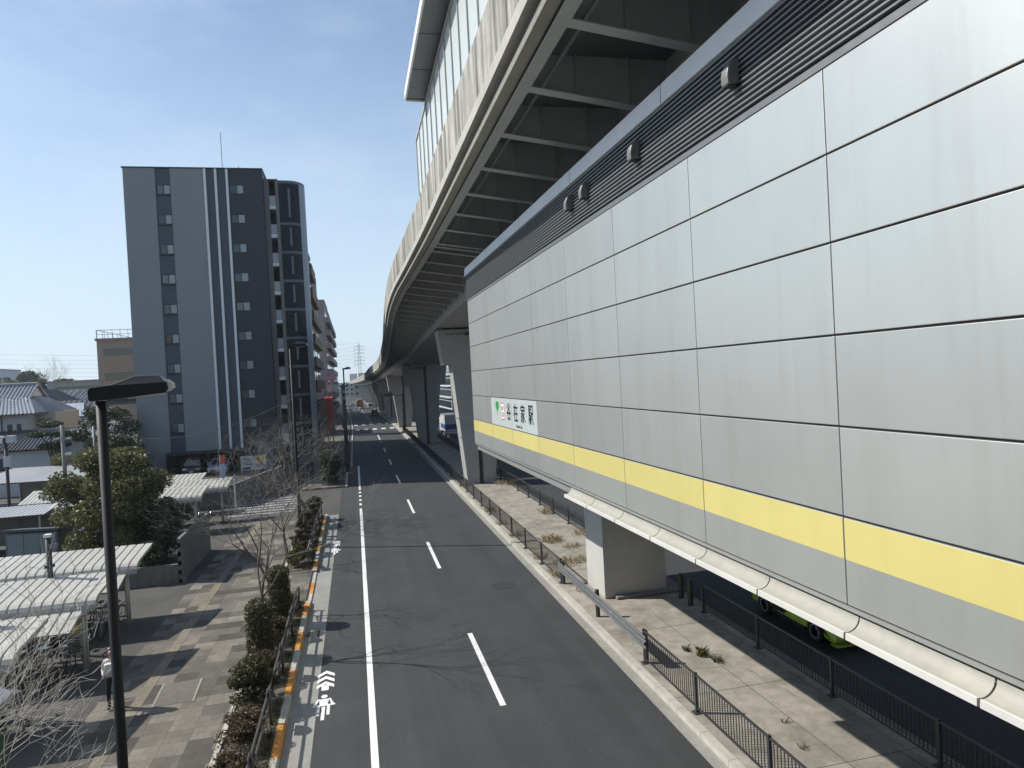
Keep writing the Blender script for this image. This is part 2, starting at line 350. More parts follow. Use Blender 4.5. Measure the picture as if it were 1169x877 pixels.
# ------------------------------------------------------------ ground, road
RT = smooth_tab([(-30,0),(130,0),(163,-.45),(200,-1.0),(300,-3.0),(450,-6.4),(600,-10.2),(800,-15.5)])
def ro(y): return lerp(RT, y, 1) if y > 130 else 0.
def ys(a, b, st=6.):
    n = max(1, int(math.ceil((b-a)/st))); return [a+(b-a)*i/n for i in range(n+1)]
def strip(mb, x0, x1, a, b, z, f0=None, f1=None):
    Y = ys(a, b, 8. if b > 130 else 60.)
    for p, q in zip(Y, Y[1:]): mb.quad((x0+ro(p), p, z), (x1+ro(p), p, z), (x1+ro(q), q, z), (x0+ro(q), q, z))
    return mb
struct(MB().quad((-2500,-400,-.03),(2500,-400,-.03),(2500,4500,-.03),(-2500,4500,-.03)).build('ground', M['lot']))
struct(strip(strip(MB(), -1.42, 6.95, -25, 760, 0.), 11.6, 20., -25, 760, 0.).build('road', M['asphalt']))
mb = MB(); strip(mb, -2.1, -1.42, -25, 46.6, .004); strip(mb, 6.95, 7.25, -25, 300, .004); strip(mb, 11.55, 11.6, -25, 300, .002)
struct(mb.build('gutter', M['gutterc']))
struct(MB().quad((-70,46.6,.0),(-1.42,46.6,.0),(-1.42,57.6,.0),(-70,57.6,.0)).quad((-1.42,57.6,-.004),(-1.42,760,-.004),(-6,760,-.004),(-6,57.6,-.004)).build('side_road', M['lot']))
# kerbs: individual blocks with open joints
def kerb(mb, x0, x1, a, b, h, L_=1.1, z0=-.02):
    y = a
    while y < b-.05:
        e = min(b, y+L_); mb.box(x0+ro(y), x1+ro(y), y+.005, e-.005, z0, h); y = e
    return mb
mb = MB(); kerb(mb, 7.25, 7.45, -12, 330, .15, 1.2); struct(kerb(MB(), 11.4, 11.56, -12, 330, .145, 1.2).build('kerb', M['block']))  # far median kerb takes darker concrete, its shade put into the colour
kerb(mb, -2.3, -2.1, -12, 28.1, .135); kerb(mb, -2.3, -2.1, 28.1, 32.6, .05); kerb(mb, -2.3, -2.1, 32.6, 46.4, .135)
kerb(mb, -1.15, -.97, 58.4, 72, .14); kerb(mb, -.78, -.6, 72, 330, .14)
kerb(mb, -3.62, -3.5, -12, 28, .16, .6, .1); kerb(mb, -3.62, -3.5, 33, 46, .16, .6, .1)
struct(mb.build('kerb', M['kerb']))
mb = MB()
for a, b in [(-3.2,-1.6),(.1,1.7),(3.4,5.0),(6.6,8.2),(9.9,11.5),(13.2,14.8),(16.44,18.1),(19.7,21.4),(23.0,24.6),(26.3,27.8),(29.3,30.85),(32.87,34.4),(36.2,37.9),(39.8,41.6),(43.1,44.8)]:
    h = .055 if 28.1 < a < 32.6 else .139
    mb.box(-2.304, -2.096, a, b, .01, h)
struct(mb.build('painted_kerb', M['orange']))
# left sidewalk, planters, lots
mb = MB(); mb.box(-7.3, -3.62, -12, 46.5, -.02, .12); mb.box(-3.62, -2.3, 28.05, 32.9, -.02, .115); mb.box(-4.6, -1.17, 58.6, 200, -.02, .125)
struct(mb.build('sidewalk', M['paver']))
mb = MB()
for y in [(-12, 46.5)]: mb.box(-6.35, -6.05, *y, .1, .127)
struct(mb.build('tactile_paving', mat('worn tactile paving', (.185, .16, .115), .85, var=.25, scale=6., bump=.5, bscale=30.)))
mb = MB(); mb.box(-3.5, -2.3, -12, 28.0, -.02, .118); mb.box(-3.5, -2.3, 33.0, 46.3, -.02, .118)
struct(mb.build('planter_soil', M['dirt']))
struct(MB().box(-75, -7.3, -12, 46.5, -.02, .122).build('parking_lot', M['lot']))
struct(MB().box(7.45, 11.4, -12, 330, -.02, .14).build('median', M['slab']))
mb = MB()
for y in (8.2, 12.4, 16.1, 20.6, 27.9, 31.2, 35.1, 39.0, 43.2, 47.5, 58, 62.3, 66.6, 71): mb.box(7.46, 11.39, y, y+.014, .13, .143)
for y0, y1 in ((4, 22), (28, 52)): mb.box(9.5, 9.514, y0, y1, .13, .143)
struct(mb.build('median_joint', mat('slab joint', (.05, .047, .04), .9)))
struct(MB().box(20, 25, -12, 500, -.02, .13).build('opposite_sidewalk', M['paver']))
struct(MB().lathe((5.45, 27.45, .003), [(.52, 0), (.52, .002)], 28).build('dark_road_disc', mat('dark round road patch', (.03, .032, .033), .9, var=.2, scale=20., bump=.3)))  # thin dark disc lying on the road
# markings
Z = .004
mb = MB(); strip(mb, -.085, .085, -25, 48.1, Z)
for y in (49.4, 51.2, 53.05, 54.85, 56.6): mb.box(-.085, .085, y, y+.75, 0, Z)
strip(mb, -.085, .085, 57.7, 73, Z)
for k in range(-1, 7): strip(mb, 3.22, 3.38, 17.45+13.6*k, 22.75+13.6*k, Z)
strip(mb, 3.22, 3.38, 100, 115.5, Z)
for k in range(16): strip(mb, 3.2, 3.4, 151+13*k, 156+13*k, Z)
strip(mb, -.5, 3.1, 116.3, 116.75, Z); strip(mb, 3.5, 6.9, 116.3, 116.75, Z)
for k in range(5):
    x = -.2+1.55*k
    strip(mb, x, x+.75, 127.5, 130.5, Z); strip(mb, x-.1, x+.65, 142.5, 146, Z)
for k in range(8): strip(mb, 14.5, 14.66, 10+13.6*k, 15.3+13.6*k, Z)
strip(mb, 19.2, 19.36, -20, 300, Z)
struct(mb.build('road_marking', M['paint']))
mb = MB()
for k in range(7): mb.box(-8.7, -4.5, 49.4+1.05*k, 49.85+1.05*k, 0, Z)
struct(mb.build('worn_crosswalk', mat('worn crosswalk paint', (.42, .415, .40), .8, var=.3, scale=5., streak=.6, streakcol=(.09, .09, .09), smin=.4, smax=.6)))
def poly(mb, pts, ox, oy, sx=1., sy_=1., z=.0055):
    mb.add([(ox+x*sx, oy+y*sy_, z) for x, y in pts], [tuple(range(len(pts)))])
def bike_mark(name, ox, oy, label):
    root = thing(name, label, 'road marking', (ox, oy, .001), 0, 'bicycle lane symbols')
    m = MB(); t = .13
    for k, y in enumerate((2.05, 2.42, 2.8)):     # chevrons pointing ahead
        poly(m, [(-.24, y+.0), (0, y+.26), (.24, y), (.24, y+.2), (0, y+.46), (-.24, y+.2)][::-1], 0, 0)
    poly(m, [(-.1, 1.9), (.1, 1.9), (.1, 2.25), (-.1, 2.25)], 0, 0, z=.0062)
    m.build('chevron', M['paint'], root)
    m = MB()
    poly(m, [(.085*cos(a), 1.52+.11*sin(a)) for a in [2*pi*i/14 for i in range(14)]], 0, 0)       # head
    poly(m, [(-.13, 1.36), (-.10, .98), (.10, .98), (.13, 1.36)][::-1], 0, 0)                          # torso
    for sx in (-1, 1):
        q = [(.12*sx, 1.38), (.17*sx, 1.38), (.27*sx, 1.02), (.20*sx, 1.0)]; poly(m, q if sx < 0 else q[::-1], 0, 0, z=.0062)
        q = [(.05*sx, .98), (.11*sx, .98), (.15*sx, .55), (.10*sx, .35), (.17*sx, .3), (.2*sx, .38), (.2*sx, .6)]; poly(m, [(.09*sx, .95), (.17*sx, .95), (.17*sx, .42), (.09*sx, .42)][::sx*-1], 0, 0)
    poly(m, [(-.30, .94), (.30, .94), (.30, 1.02), (-.30, 1.02)], 0, 0, z=.007)                        # handlebar
    poly(m, [(-.045, .15), (.045, .15), (.045, .9), (-.045, .9)], 0, 0)                                # wheel
    m.build('rider', M['paint'], root)
    return root
bike_mark('bicycle_marking', -1.25, 18.05, 'white cyclist symbol with arrows on asphalt nearest the viewer')
bike_mark('bicycle_marking', -1.42, 35.6, 'white cyclist symbol with arrows beyond the driveway gap in the planting')

uc = thing('utility_cover', 'rectangular utility cover let into the pavement tiles', 'utility cover', (-5.7, 20.2, .122), radians(3))
MB().box(0, .95, 0, 1.5, 0, .006).build('lid', mat('paved lid', (.135, .122, .10), .85, var=.22, scale=5., bump=.3), uc)
for x in (-.06, .95): MB().box(x, x+.06, -.02, 1.52, 0, .012).build('edge_strip', M['gutterc'], uc)
mb = MB().lathe((-1.75, 24.6, .002), [(.33, 0), (.33, .004)], 24); struct(mb.build('manhole_cover', mat('worn iron cover', (.07, .068, .062), .6, metal=.4, var=.3, scale=14., bump=.5, bscale=40.)))
# ------------------------------------------------------------ fences
def railing(root_name, label, x, a, b, z0=.14, h=.95, post=3., bars=.115, group='dark railings on the median', m='fence'):
    r = thing(root_name, label, 'railing', (x, a, z0), 0, group); n = max(1, round((b-a)/post)); st = (b-a)/n
    mb = MB().box(-.022, .022, 0, b-a, h-.04, h).box(-.016, .016, 0, b-a, .12, .15); mb.build('rail', M[m], r)
    mb = MB(); k = 0; y = bars
    while y < b-a:
        mb.box(-.008, .008, y-.008, y+.008, .15, h-.04); y += bars
    mb.build('bars', M[m], r)
    for i in range(n+1):
        q = MB().box(-.035, .035, i*st-.035, i*st+.035, 0, h+.03).box(-.1, .1, i*st-.1, i*st+.1, 0, .025)
        q.build('post', M[m], r)
    return r
railing('railing', 'dark barred railing at the road side, in the sun nearest the viewer', 7.62, 3.1, 18.3)
railing('railing', 'dark barred railing at the road side running away past the white columns', 7.62, 26.4, 118, bars=.16)
railing('railing', 'dark barred railing in building shade in front of the green car', 11.12, 2.0, 21.4)
railing('railing', 'dark barred railing along the far carriageway beyond the white pier', 11.12, 27.5, 118, bars=.16)
g = thing('guard_rail', 'short grey steel guard rail beside the white pier', 'guard rail', (7.56, 18.2, .14))
MB().prism([(-.05,.52),(-.02,.48),(.02,.52),(.0,.6),(-.05,.64),(-.05,.70),(.0,.74),(.02,.82),(-.02,.86),(-.05,.82),(-.01,.74),(-.08,.70),(-.08,.64),(-.01,.6)], 'y', -.2, 8.3).build('beam', M['beam'], g)
for y in (.1, 4.1, 8.05): MB().lathe((.1, y, 0), [(.075,0),(.075,.9),(.06,.93)], 12).box(.0,.06,y-.05,y+.05,.6,.75).build('post', M['fence'], g)
for i, (x, y) in enumerate(((11.05, 22.2), (11.1, 23.0))):
    tag(MB().lathe((0,0,0), [(.1,0),(.1,.85),(.07,.9)], 12).build('bollard', M['fence']), ['dark bollard at the railing end under the station', 'dark bollard beside the white pier foot under the station'][i], 'bollard', 'dark bollards'); COL.objects[-1].location = (x, y, .14)
def pipe_rail(label, x, a, b):
    r = thing('pipe_guardrail', label, 'guard rail', (x, a, .12), 0, 'brown pipe guard rails'); n = round((b-a)/3.0); st = (b-a)/n
    m = MB()
    for z in (.42, .74): m.cyl((0, 0, z), (0, b-a, z), .032, 8)
    m.build('rail', M['pipe'], r, True)
    for i in range(n+1):
        MB().cyl((.05, i*st, 0), (.05, i*st, .8), .04, 8).build('post', M['pipe'], r, True)
        if i < n: MB().prism([(i*st-.26, .5), (i*st+.26, .5), (i*st+.25, .66)]+[(i*st+.24*cos(t), .66+.24*sin(t)) for t in [pi*k/8 for k in range(1, 8)]]+[(i*st-.25, .66)], 'x', -.012, .012).build('plate', M['pipe'], r)
pipe_rail('brown pipe guard rail between orange kerb and the nearest shrubs', -2.52, -6.5, 27.4)
pipe_rail('brown pipe guard rail along the second planter before the side street', -2.52, 33.3, 46.0)
pipe_rail('brown pipe guard rail beyond the side street before the tall apartment block', -1.45, 59.5, 104.5)

# weeds on the median and verge
def tuft(mb, x, y, z, n, h, sp):
    for _ in range(n):
        a = random.uniform(0, 2*pi); r = sp*sqrt(random.random()); bx, by = x+r*cos(a), y+r*sin(a)
        hh = h*random.uniform(.4, 1); lx, ly = random.gauss(0, .4)*hh, random.gauss(0, .4)*hh; w = .008
        mb.add([(bx-w, by, z), (bx+w, by, z), (bx+lx*.4, by+ly*.4, z+hh*.7), (bx+lx, by+ly, z+hh)], [(0, 1, 2), (0, 2, 3)])
mb = MB()
for x, y, n, h, sp in [(9.2,33.2,500,.4,.42),(9.7,31.6,260,.3,.35),(8.7,29.0,420,.38,.5),(9.6,29.2,260,.3,.4),(11.0,29.6,300,.4,.3),(7.75,27.4,160,.4,.25),(7.8,30.3,200,.35,.25),(7.75,35,180,.35,.3),(7.7,38.2,140,.3,.3),(7.8,42,200,.4,.3),(10.9,40,260,.45,.4),(10.9,52,300,.5,.6),(8.0,25.2,60,.3,.15),(11.0,34,200,.4,.4)]:
    tuft(mb, x, y, .14, int(n*.34), h*.85, sp*1.25)
stuff(mb.build('dry_grass', M['dry']), 'dry yellow grass tufts in median cracks', 'grass')
mb = MB()
for x, y, n, h, sp in [(9.35,18.2,90,.28,.16),(9.55,17.7,60,.2,.14),(9.1,18.7,40,.2,.1),(9.3,14.2,16,.12,.08),(9.0,13.1,20,.14,.1)]: tuft(mb, x, y, .14, n, h, sp)
for k in range(420):
    y = random.choice([random.uniform(5, 28), random.uniform(33, 46)]); tuft(mb, random.uniform(-2.47, -2.33), y, .118, 7, .14, .06)
stuff(mb.build('green_grass', M['grass']), 'green grass along the kerb edge and in median cracks', 'grass')
# ------------------------------------------------------------ station concourse building
SX, SA = 5.254, .0167
st = thing('station_building', 'grey panelled station concourse over the median with yellow stripe and louvred top', 'station', (SX, 0, 0), SA)
seams = [-38.86, -35.83, -32.8, -29.77, -26.74, -23.71, -20.68, -17.65, -14.62, -11.59, -8.56, -5.53, -2.5, .53, 3.56, 6.59, 9.62, 12.65, 15.68, 18.71, 21.74, 24.77, 27.8, 28.45]
rows = [5.78, 6.76, 7.75, 8.75, 9.76, 10.72, 11.65]
mb = MB()
for a, b in zip(seams, seams[1:]):
    for c, d in zip(rows, rows[1:]): mb.box(0, .03, a+.008, b-.008, c+.012, d-.012)
mb.build('wall_cladding', M['panel'], st, bevel=.006)
MB().box(.022, 9, -38.9, 28.44, 5.73, 12.9).build('wall_core', M['panelback'], st)
mb = MB()
for a, b in zip(seams, seams[1:]): mb.box(-.0025, .01, a+.012, b-.012, 6.29, 6.742)
mb.build('yellow_band', M['yellow'], st)
MB().box(.004, .06, -38.9, 28.45, 5.725, 5.772).box(.10, .14, -38.9, 28.4, 5.5, 5.70).build('skirting_strip', M['panel'], st)
MB().box(.14, 9, -38.9, 28.4, 5.52, 5.72).build('underside', M['darkunder'], st)
mb = MB().box(.0, .05, -38.9, 28.45, 11.655, 11.74)
z = 11.77; 
while z < 12.68:
    mb.prism([(.019, z), (-.03, z+.006), (-.03, z+.03), (.019, z+.044)], 'y', -38.9, 28.45); z += .0735
mb.build('louvre', M['louvre'], st)
MB().prism([(-.07, 12.70), (-.055, 13.02), (.3, 13.04), (.3, 12.70)], 'y', -38.9, 28.5).build('coping', M['coping'], st, bevel=.008)
mb = MB()
for y in [28.45-4.55*k for k in range(1, 8)]: mb.prism([(-.073, 12.71), (-.058, 13.018), (.05, 13.018), (.05, 12.71)], 'y', y, y+.012)
mb.build('coping_joint', M['panelback'], st)
MB().box(.3, 9, -38.9, 28.4, 12.85, 12.95).build('roof', M['coping'], st)
for y in (8.2, 11.3, 13.86, 14.86):
    pr = [(-.02, 12.14), (-.19, 12.12)]+[(-.20+.18*(1-cos(t)), 12.23+.24*sin(t)) for t in [pi/2*k/7 for k in range(8)]]+[(-.02, 12.47)]
    w = .085
    h = MB().prism(pr, 'y', y-w, y+w).build('vent_hood', M['ventm'], st, bevel=.03)
    MB().box(-.18, -.03, y-w+.02, y+w-.02, 12.115, 12.128).build('grille', M['panelback'], h)
prof = [(.03, 5.69)]+[(.03-.165*(1-cos(pi/2*k/9)), 5.69-.145*sin(pi/2*k/9)) for k in range(1, 10)]+[(-.155, 5.548), (-.16, 5.478), (-.05, 5.455), (.03, 5.5)]
y = 16.1
while y > -7:
    MB().prism(prof, 'y', y-1.588, y+.0).build('drip_trough', M['whitesteel'], st); MB().prism([(-.137, 5.552), (-.165, 5.552), (-.17, 5.478), (-.131, 5.478)], 'y', y-1.585, y-.003).build('trough_lip', M['lipsteel'], st, bevel=.004); y -= 1.61
# name sign on the wall
sg = thing('station_sign', 'white station name sign on grey wall above the yellow stripe', 'sign', (SX, 0, 0), SA)
MB().box(-.003, .01, 18.725, 21.725, 6.775, 7.735).box(-.003, .01, 21.755, 24.755, 6.775, 7.735).build('panel', M['signwhite'], sg)
def text(body, y, z, w, h, m, par, name, x=-.006, bold=.0, R=None):
    """flat lettering fitted to a box w x h whose left-bottom is at (y, z); reads from far to near on a wall facing -X"""
    cu = bpy.data.curves.new(name, 'FONT'); cu.body = body; cu.size = 1; cu.offset = bold; cu.extrude = .002; cu.resolution_u = 3
    ob = bpy.data.objects.new(name, cu); COL.objects.link(ob)
    dg = bpy.context.evaluated_depsgraph_get(); me = bpy.data.meshes.new_from_object(ob.evaluated_get(dg)); bpy.data.objects.remove(ob)
    xs = [v.co.x for v in me.vertices]; zs = [v.co.y for v in me.vertices]
    if not xs: return None
    x0, x1, z0, z1 = min(xs), max(xs), min(zs), max(zs)
    for v in me.vertices:
        a, b, c = (v.co.x-x0)/(x1-x0)*w, (v.co.y-z0)/(z1-z0)*h, v.co.z
        v.co = (x-c, y-a, z+b) if R is None else R(a, b, c)
    me.materials.clear(); me.materials.append(m)
    o = bpy.data.objects.new(name, me); COL.objects.link(o); o.parent = par
    return o
for ch, y in zip('谷在家駅', (22.37, 21.45, 20.55, 19.64)): text(ch, y, 7.03, .54, .57, M['black'], sg, 'character', bold=.012)
text('Yazaike Sta.', 21.25, 6.855, .86, .085, M['black'], sg, 'romaji', bold=.004)
lf = [(0, 0)]; half = [(.02, .0), (.03, .12), (.12, .16), (.22, .24), (.26, .34), (.22, .42), (.13, .47), (.03, .44)]
pts = half+[(0, .46)]+[(-a, b) for a, b in half[::-1]]
MB().prism([(23.79-a, 7.15+b) for a, b in pts], 'x', -.006, -.002).build('emblem', M['green'], sg)
def rrect(w, h, r, n=5):
    o = []
    for cx, cz, a0 in ((w-r, h-r, 0), (r, h-r, 90), (r, r, 180), (w-r, r, 270)):
        o += [(cx+r*cos(radians(a0+90*k/n)), cz+r*sin(radians(a0+90*k/n))) for k in range(n+1)]
    return o
bx = MB().prism([(23.2-a, 7.0+b) for a, b in rrect(.48, .59, .07)], 'x', -.005, -.002).build('number_box', M['pink'], sg)
MB().prism([(23.16-a, 7.04+b) for a, b in rrect(.40, .51, .05)], 'x', -.0065, -.004).build('box_face', M['white'], bx)
text('NT', 23.1, 7.31, .28, .15, M['black'], bx, 'line_letters', x=-.008, bold=.01); text('10', 23.1, 7.1, .28, .17, M['black'], bx, 'station_number', x=-.008, bold=.01)

# white pier under the station
p = thing('support_pier', 'white boxy pier under the station standing on the median', 'pier', (8.52, 23.9, .14))
MB().box(0, 2.43, 0, 1.95, .02, 5.5).build('shaft', M['pierc'], p, bevel=.02)
MB().box(.35, 3.1, -.28, 2.3, 0, .12).build('plinth', M['block'], p, bevel=.05)

# ------------------------------------------------------------ elevated railway viaduct
#        Y    edge  centre  drop
VT = smooth_tab([(-160,3.,9.4,0),(-40,3.,9.4,0),(0,3.,9.4,0),(20,3.,9.4,0),(28,3.0,9.4,0),(37,2.85,9.4,.1),(44,2.68,9.4,.25),(53.5,2.74,9.4,.55),(70,3.2,9.25,1.35),(90,3.8,9.05,2.4),(126,4.3,8.7,3.4),(163,3.4,8.2,4.2),(200,3.0,7.7,4.8),(300,.9,5.7,5.4),(450,-2.6,2.3,5.8),(600,-6.5,-1.5,6.0),(800,-13,-8,6.0)])
VI = lambda y: (lerp(VT, y, 1), lerp(VT, y, 2), lerp(VT, y, 3))
def sweep(mb, prof, Y):
    """closed section prof(e,c) -> [(x,z)] swept along the alignment"""
    n = None; V = []; F = []
    for i, y in enumerate(Y):
        e, c, d = VI(y); P = prof(e, c); n = len(P)
        V += [(x, y, z-d) for x, z in P]
    for i in range(len(Y)-1):
        for k in range(n): F.append((i*n+k, (i+1)*n+k, (i+1)*n+(k+1)%n, i*n+(k+1)%n))
    F.append(tuple(range(n))); F.append(tuple(range((len(Y)-1)*n, len(Y)*n))[::-1])
    return mb.add(V, F)
vd = thing('railway_viaduct', 'elevated railway viaduct with ribbed soffit and stained concrete parapet curving into the distance', 'viaduct')
def Yr(a, b):
    Y = [a]
    while Y[-1] < b: Y.append(min(b, Y[-1]+(2.5 if Y[-1] < 130 else 8 if Y[-1] < 300 else 20)))
    return Y
breaks = [-150, -60, -20, 5.5, 29.2, 60, 91, 127, 163, 200, 300, 780]
rect = lambda x0, x1, z0, z1: [(x0, z0), (x0, z1), (x1, z1), (x1, z0)]
segs = list(zip(breaks, breaks[1:]))
m1, m2, m3, m4, m5, m6 = MB(), MB(), MB(), MB(), MB(), MB()
for a, b in segs:
    Y = Yr(a+.02, b-.02)
    sweep(m1, lambda e, c: rect(e, e+.2, 14.62, 15.95), Y); sweep(m1, lambda e, c: rect(2*c-e-.2, 2*c-e, 14.3, 15.95), Y)
    sweep(m2, lambda e, c: rect(e-.035, e+.22, 14.34, 14.60), Y)
    sweep(m3, lambda e, c: [(e+.13, 14.1), (e+.11, 14.22), (e+.16, 14.3), (e+.3, 14.3), (e+.36, 14.2), (e+.36, 14.08)], Y)
    sweep(m4, lambda e, c: rect(e+.37, e+.62, 14.0, 14.03), Y); sweep(m4, lambda e, c: rect(e+.42, e+.45, 14.03, 14.7), Y); sweep(m4, lambda e, c: rect(2*c-e-.62, 2*c-e-.37, 14.0, 14.7), Y)
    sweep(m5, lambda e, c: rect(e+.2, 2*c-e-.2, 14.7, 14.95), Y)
    sweep(m6, lambda e, c: [(c-2.9, 13.0), (c-2.9, 14.69), (c+2.9, 14.69), (c+2.9, 13.0)], Y)
    if a > -1: sweep(m6, lambda e, c: rect(c-2.97, c-2.88, 13.0, 13.06), Y)
m1.build('parapet', M['parapet'], vd); m2.build('parapet_lip', M['parapetlip'], vd); m3.build('cable_trough', M['trough'], vd)
mc = MB()
for a, b in segs[1:6]: sweep(mc, lambda e, c: rect(e+.80, e+.86, 13.98, 14.04), Yr(a+.1, b-.1))
mc.build('conduit', M['deck'], vd)
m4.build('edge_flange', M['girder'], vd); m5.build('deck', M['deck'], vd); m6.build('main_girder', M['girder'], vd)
ry = [10.44+2.53*k for k in range(-4, 8)]+[28.75]
y = 29.75
while y < 92: ry.append(y); y += 2.53
while y < 190: ry.append(y); y += 5.06
for y in ry:
    e, c, d = VI(y); xa, xb = e+.46, c-2.92; za = 14.03-d; zb = za-(xb-xa)*.135
    m = MB()
    m.prism([(xa, za+.02), (xb, zb+.02), (xb, 14.69-d), (xa, 14.69-d)], 'y', y-.012, y+.012)
    m.prism([(xa, za-.015), (xb, zb-.015), (xb, zb+.015), (xa, za+.015)], 'y', y-.13, y+.13)
    for t in (.36, .72):
        xs = xa+(xb-xa)*t; zs = za+(zb-za)*t; m.box(xs-.008, xs+.008, y-.1, y+.1, zs+.016, 14.69-d)
    m.build('rib', M['girder'], vd)
# platform screen and roof
mb = MB()
def frost():
    m = bpy.data.materials.new('frosted screen glass'); m.use_nodes = True; nt = m.node_tree; L = nt.links; b = nt.nodes['Principled BSDF']
    b.inputs['Base Color'].default_value = (.80, .85, .84, 1); b.inputs['Roughness'].default_value = .3; b.inputs['Specular IOR Level'].default_value = .4
    t = nd(nt, 'ShaderNodeBsdfTransparent'); t.inputs[0].default_value = (.85, .9, .9, 1); x = nd(nt, 'ShaderNodeMixShader'); x.inputs[0].default_value = .28
    L.new(b.outputs[0], x.inputs[1]); L.new(t.outputs[0], x.inputs[2]); L.new(x.outputs[0], nt.nodes['Material Output'].inputs[0]); return m
M['frost'] = frost()
sc_ = MB().box(3.10, 3.115, -6, 29.0, 15.97, 18.45).build('glass_screen', M['frost'], vd)
m = MB()
for k in range(28): m.box(3.06, 3.15, 29.0-1.28*k-.03, 29.0-1.28*k+.03, 15.95, 18.5)
m.box(3.05, 3.16, -6, 29.03, 18.45, 18.55).box(3.05, 3.16, -6, 29.03, 15.95, 16.02); m.build('mullion', M['girder'], sc_)
rf = MB().box(2.42, 16.4, -8, 25.4, 18.72, 18.98).build('platform_roof', M['roofpanel'], vd)
MB().box(2.36, 2.42, -8, 25.46, 18.70, 19.0).box(2.42, 16.4, 25.4, 25.46, 18.66, 19.0).build('roof_trim', M['white'], rf)
m = MB()
for k in range(9): m.box(2.43, 3.4, 25.3-2.4*k, 25.32-2.4*k, 18.71, 18.722)
m.build('soffit_joint', M['panelback'], rf)
MB().box(3.4, 3.6, -8, 25.0, 18.5, 18.72).build('roof_beam', M['girder'], rf)

# flared piers carrying the viaduct
def vpier(y, label, near):
    e, c, d = VI(y+1); top = 13.0-d-.12; zn = top-2.7; r = thing('viaduct_pier', label, 'pier', (c, y, .14), 0, 'flared viaduct piers'); o = .14
    for s in (-1, 1):
        pr = [(.17*s, 0), (1.1*s, 0), (1.92*s, zn-o), (2.55*s, zn-o), (2.9*s, top-o), (.17*s, top-o)]
        MB().prism(pr, 'y', 0, 2.).build('column', M['vpier'], r, bevel=.02 if near else 0)
    MB().box(-.165, .165, .3, 1.7, 0, top-o).build('web', M['vpier'], r)
    MB().cyl((.0, .18, 0), (.0, .18, top-o-.2), .08, 8).box(-.2, .2, .05, .28, top-o-.6, top-o-.1).build('drain_pipe', M['fence'], r)
    for s in (-1, 1): MB().box(2.1*s-.35, 2.1*s+.35, .5, 1.5, top-o, top-o+.13).build('bearing', M['fence'], r)
    if near: 
        MB().box(-1.9, 2.2, -.35, 2.3, -.02, .05).build('plinth', M['block'], r)
        m = MB().cyl((-2.2, -.06, top-o-.35), (-.3, -.06, top-o-.35), .03, 8).box(-.75, -.4, -.15, 0, top-o-.5, top-o-.25); m.build('conduit', M['fence'], r)
        MB().box(-1.75, 1.75, -.004, .1, 5.2, 5.26).box(-1.6, 1.6, -.004, .1, 3.7, 3.76).build('weld_band', M['girder'], r)
for k in range(9):
    vpier(53.5+36.6*k, ['nearest flared grey pier of the viaduct, rising beside the far end of the station wall', 'second flared viaduct pier, with a dark drain pipe down its middle', 'third flared viaduct pier, by the far road crossing', 'fourth flared viaduct pier, just past the far road crossing', 'fifth flared viaduct pier beyond the far crossing', 'distant viaduct pier beyond the far crossing', 'distant viaduct pier beyond the far crossing', 'distant viaduct pier beyond the far crossing', 'distant viaduct pier beyond the far crossing'][k], k < 2)
# ------------------------------------------------------------ tall apartment block
ap = thing('apartment_block', 'tall slate grey apartment block with pale vertical fins and curved dark glass bay', 'apartment block', (-18.9, 67.3, 0))
# local x = X+18.9, y = Y-67.3
X_ = lambda x: x+18.9
T = 28.65; ZB = 3.17
MB().box(X_(-18.9), X_(-16.5), 0, 16, .0, T).box(X_(-16.5), X_(-16.3), 0, 16, ZB, T).box(X_(-15.04), X_(-12.24), 0, 16, ZB, T).build('light_wall', M['aptlight'], ap)
MB().box(X_(-16.3), X_(-15.04), .06, 15.9, ZB, T-.02).box(X_(-12.24), X_(-10.15), .05, 15.9, ZB, T-.02).build('slate_wall', M['aptmid'], ap)
MB().box(X_(-10.15), X_(-7.2), 0, 15.95, ZB, T-.01).box(X_(-9.4), X_(-7.2), 0, 15.95, 0, ZB).build('dark_wall', M['aptdark'], ap)
for x in (-12.24, -11.32, -10.36): MB().box(X_(x), X_(x+.2), -.12, .06, ZB+.02, T-.015).build('fin', M['aptfin'], ap)
MB().box(X_(-19), X_(-7.15), -.06, 16, T, T+.10).build('parapet_cap', M['aptdark'], ap)
def apwin(x0, x1, z0, z1, y, sill):
    f = MB().box(x0, x1, y-.03, y+.06, z0, z0+.07).box(x0, x1, y-.03, y+.06, z1-.06, z1).box(x0, x0+.05, y-.03, y+.06, z0+.07, z1-.06).box(x1-.05, x1, y-.03, y+.06, z0+.07, z1-.06).box((x0+x1)/2-.035, (x0+x1)/2+.035, y-.025, y+.05, z0+.07, z1-.06)
    if sill: f.box(x0-.02, x1+.02, y-.1, y+.02, z0-.09, z0)
    f = f.build('window', M['frame'], ap); xm = (x0+x1)/2
    MB().box(x0+.05, xm-.035, y-.005, y+.03, z0+.07, z1-.06).build('pane', M['glass'] if random.random() < .25 else mat('dim pane', (.10, .115, .125), .1, spec=.9), f)
    MB().box(xm+.035, x1-.05, y-.012, y+.03, z0+.07, z1-.06).build('pane', M['glasslight'], f)
for k in range(9):
    z = 26.3-2.676*k
    apwin(X_(-16.2), X_(-15.06), z, z+.88, .06, True)
    apwin(X_(-10.06), X_(-8.86), z+.06, z+.90, 0, False)
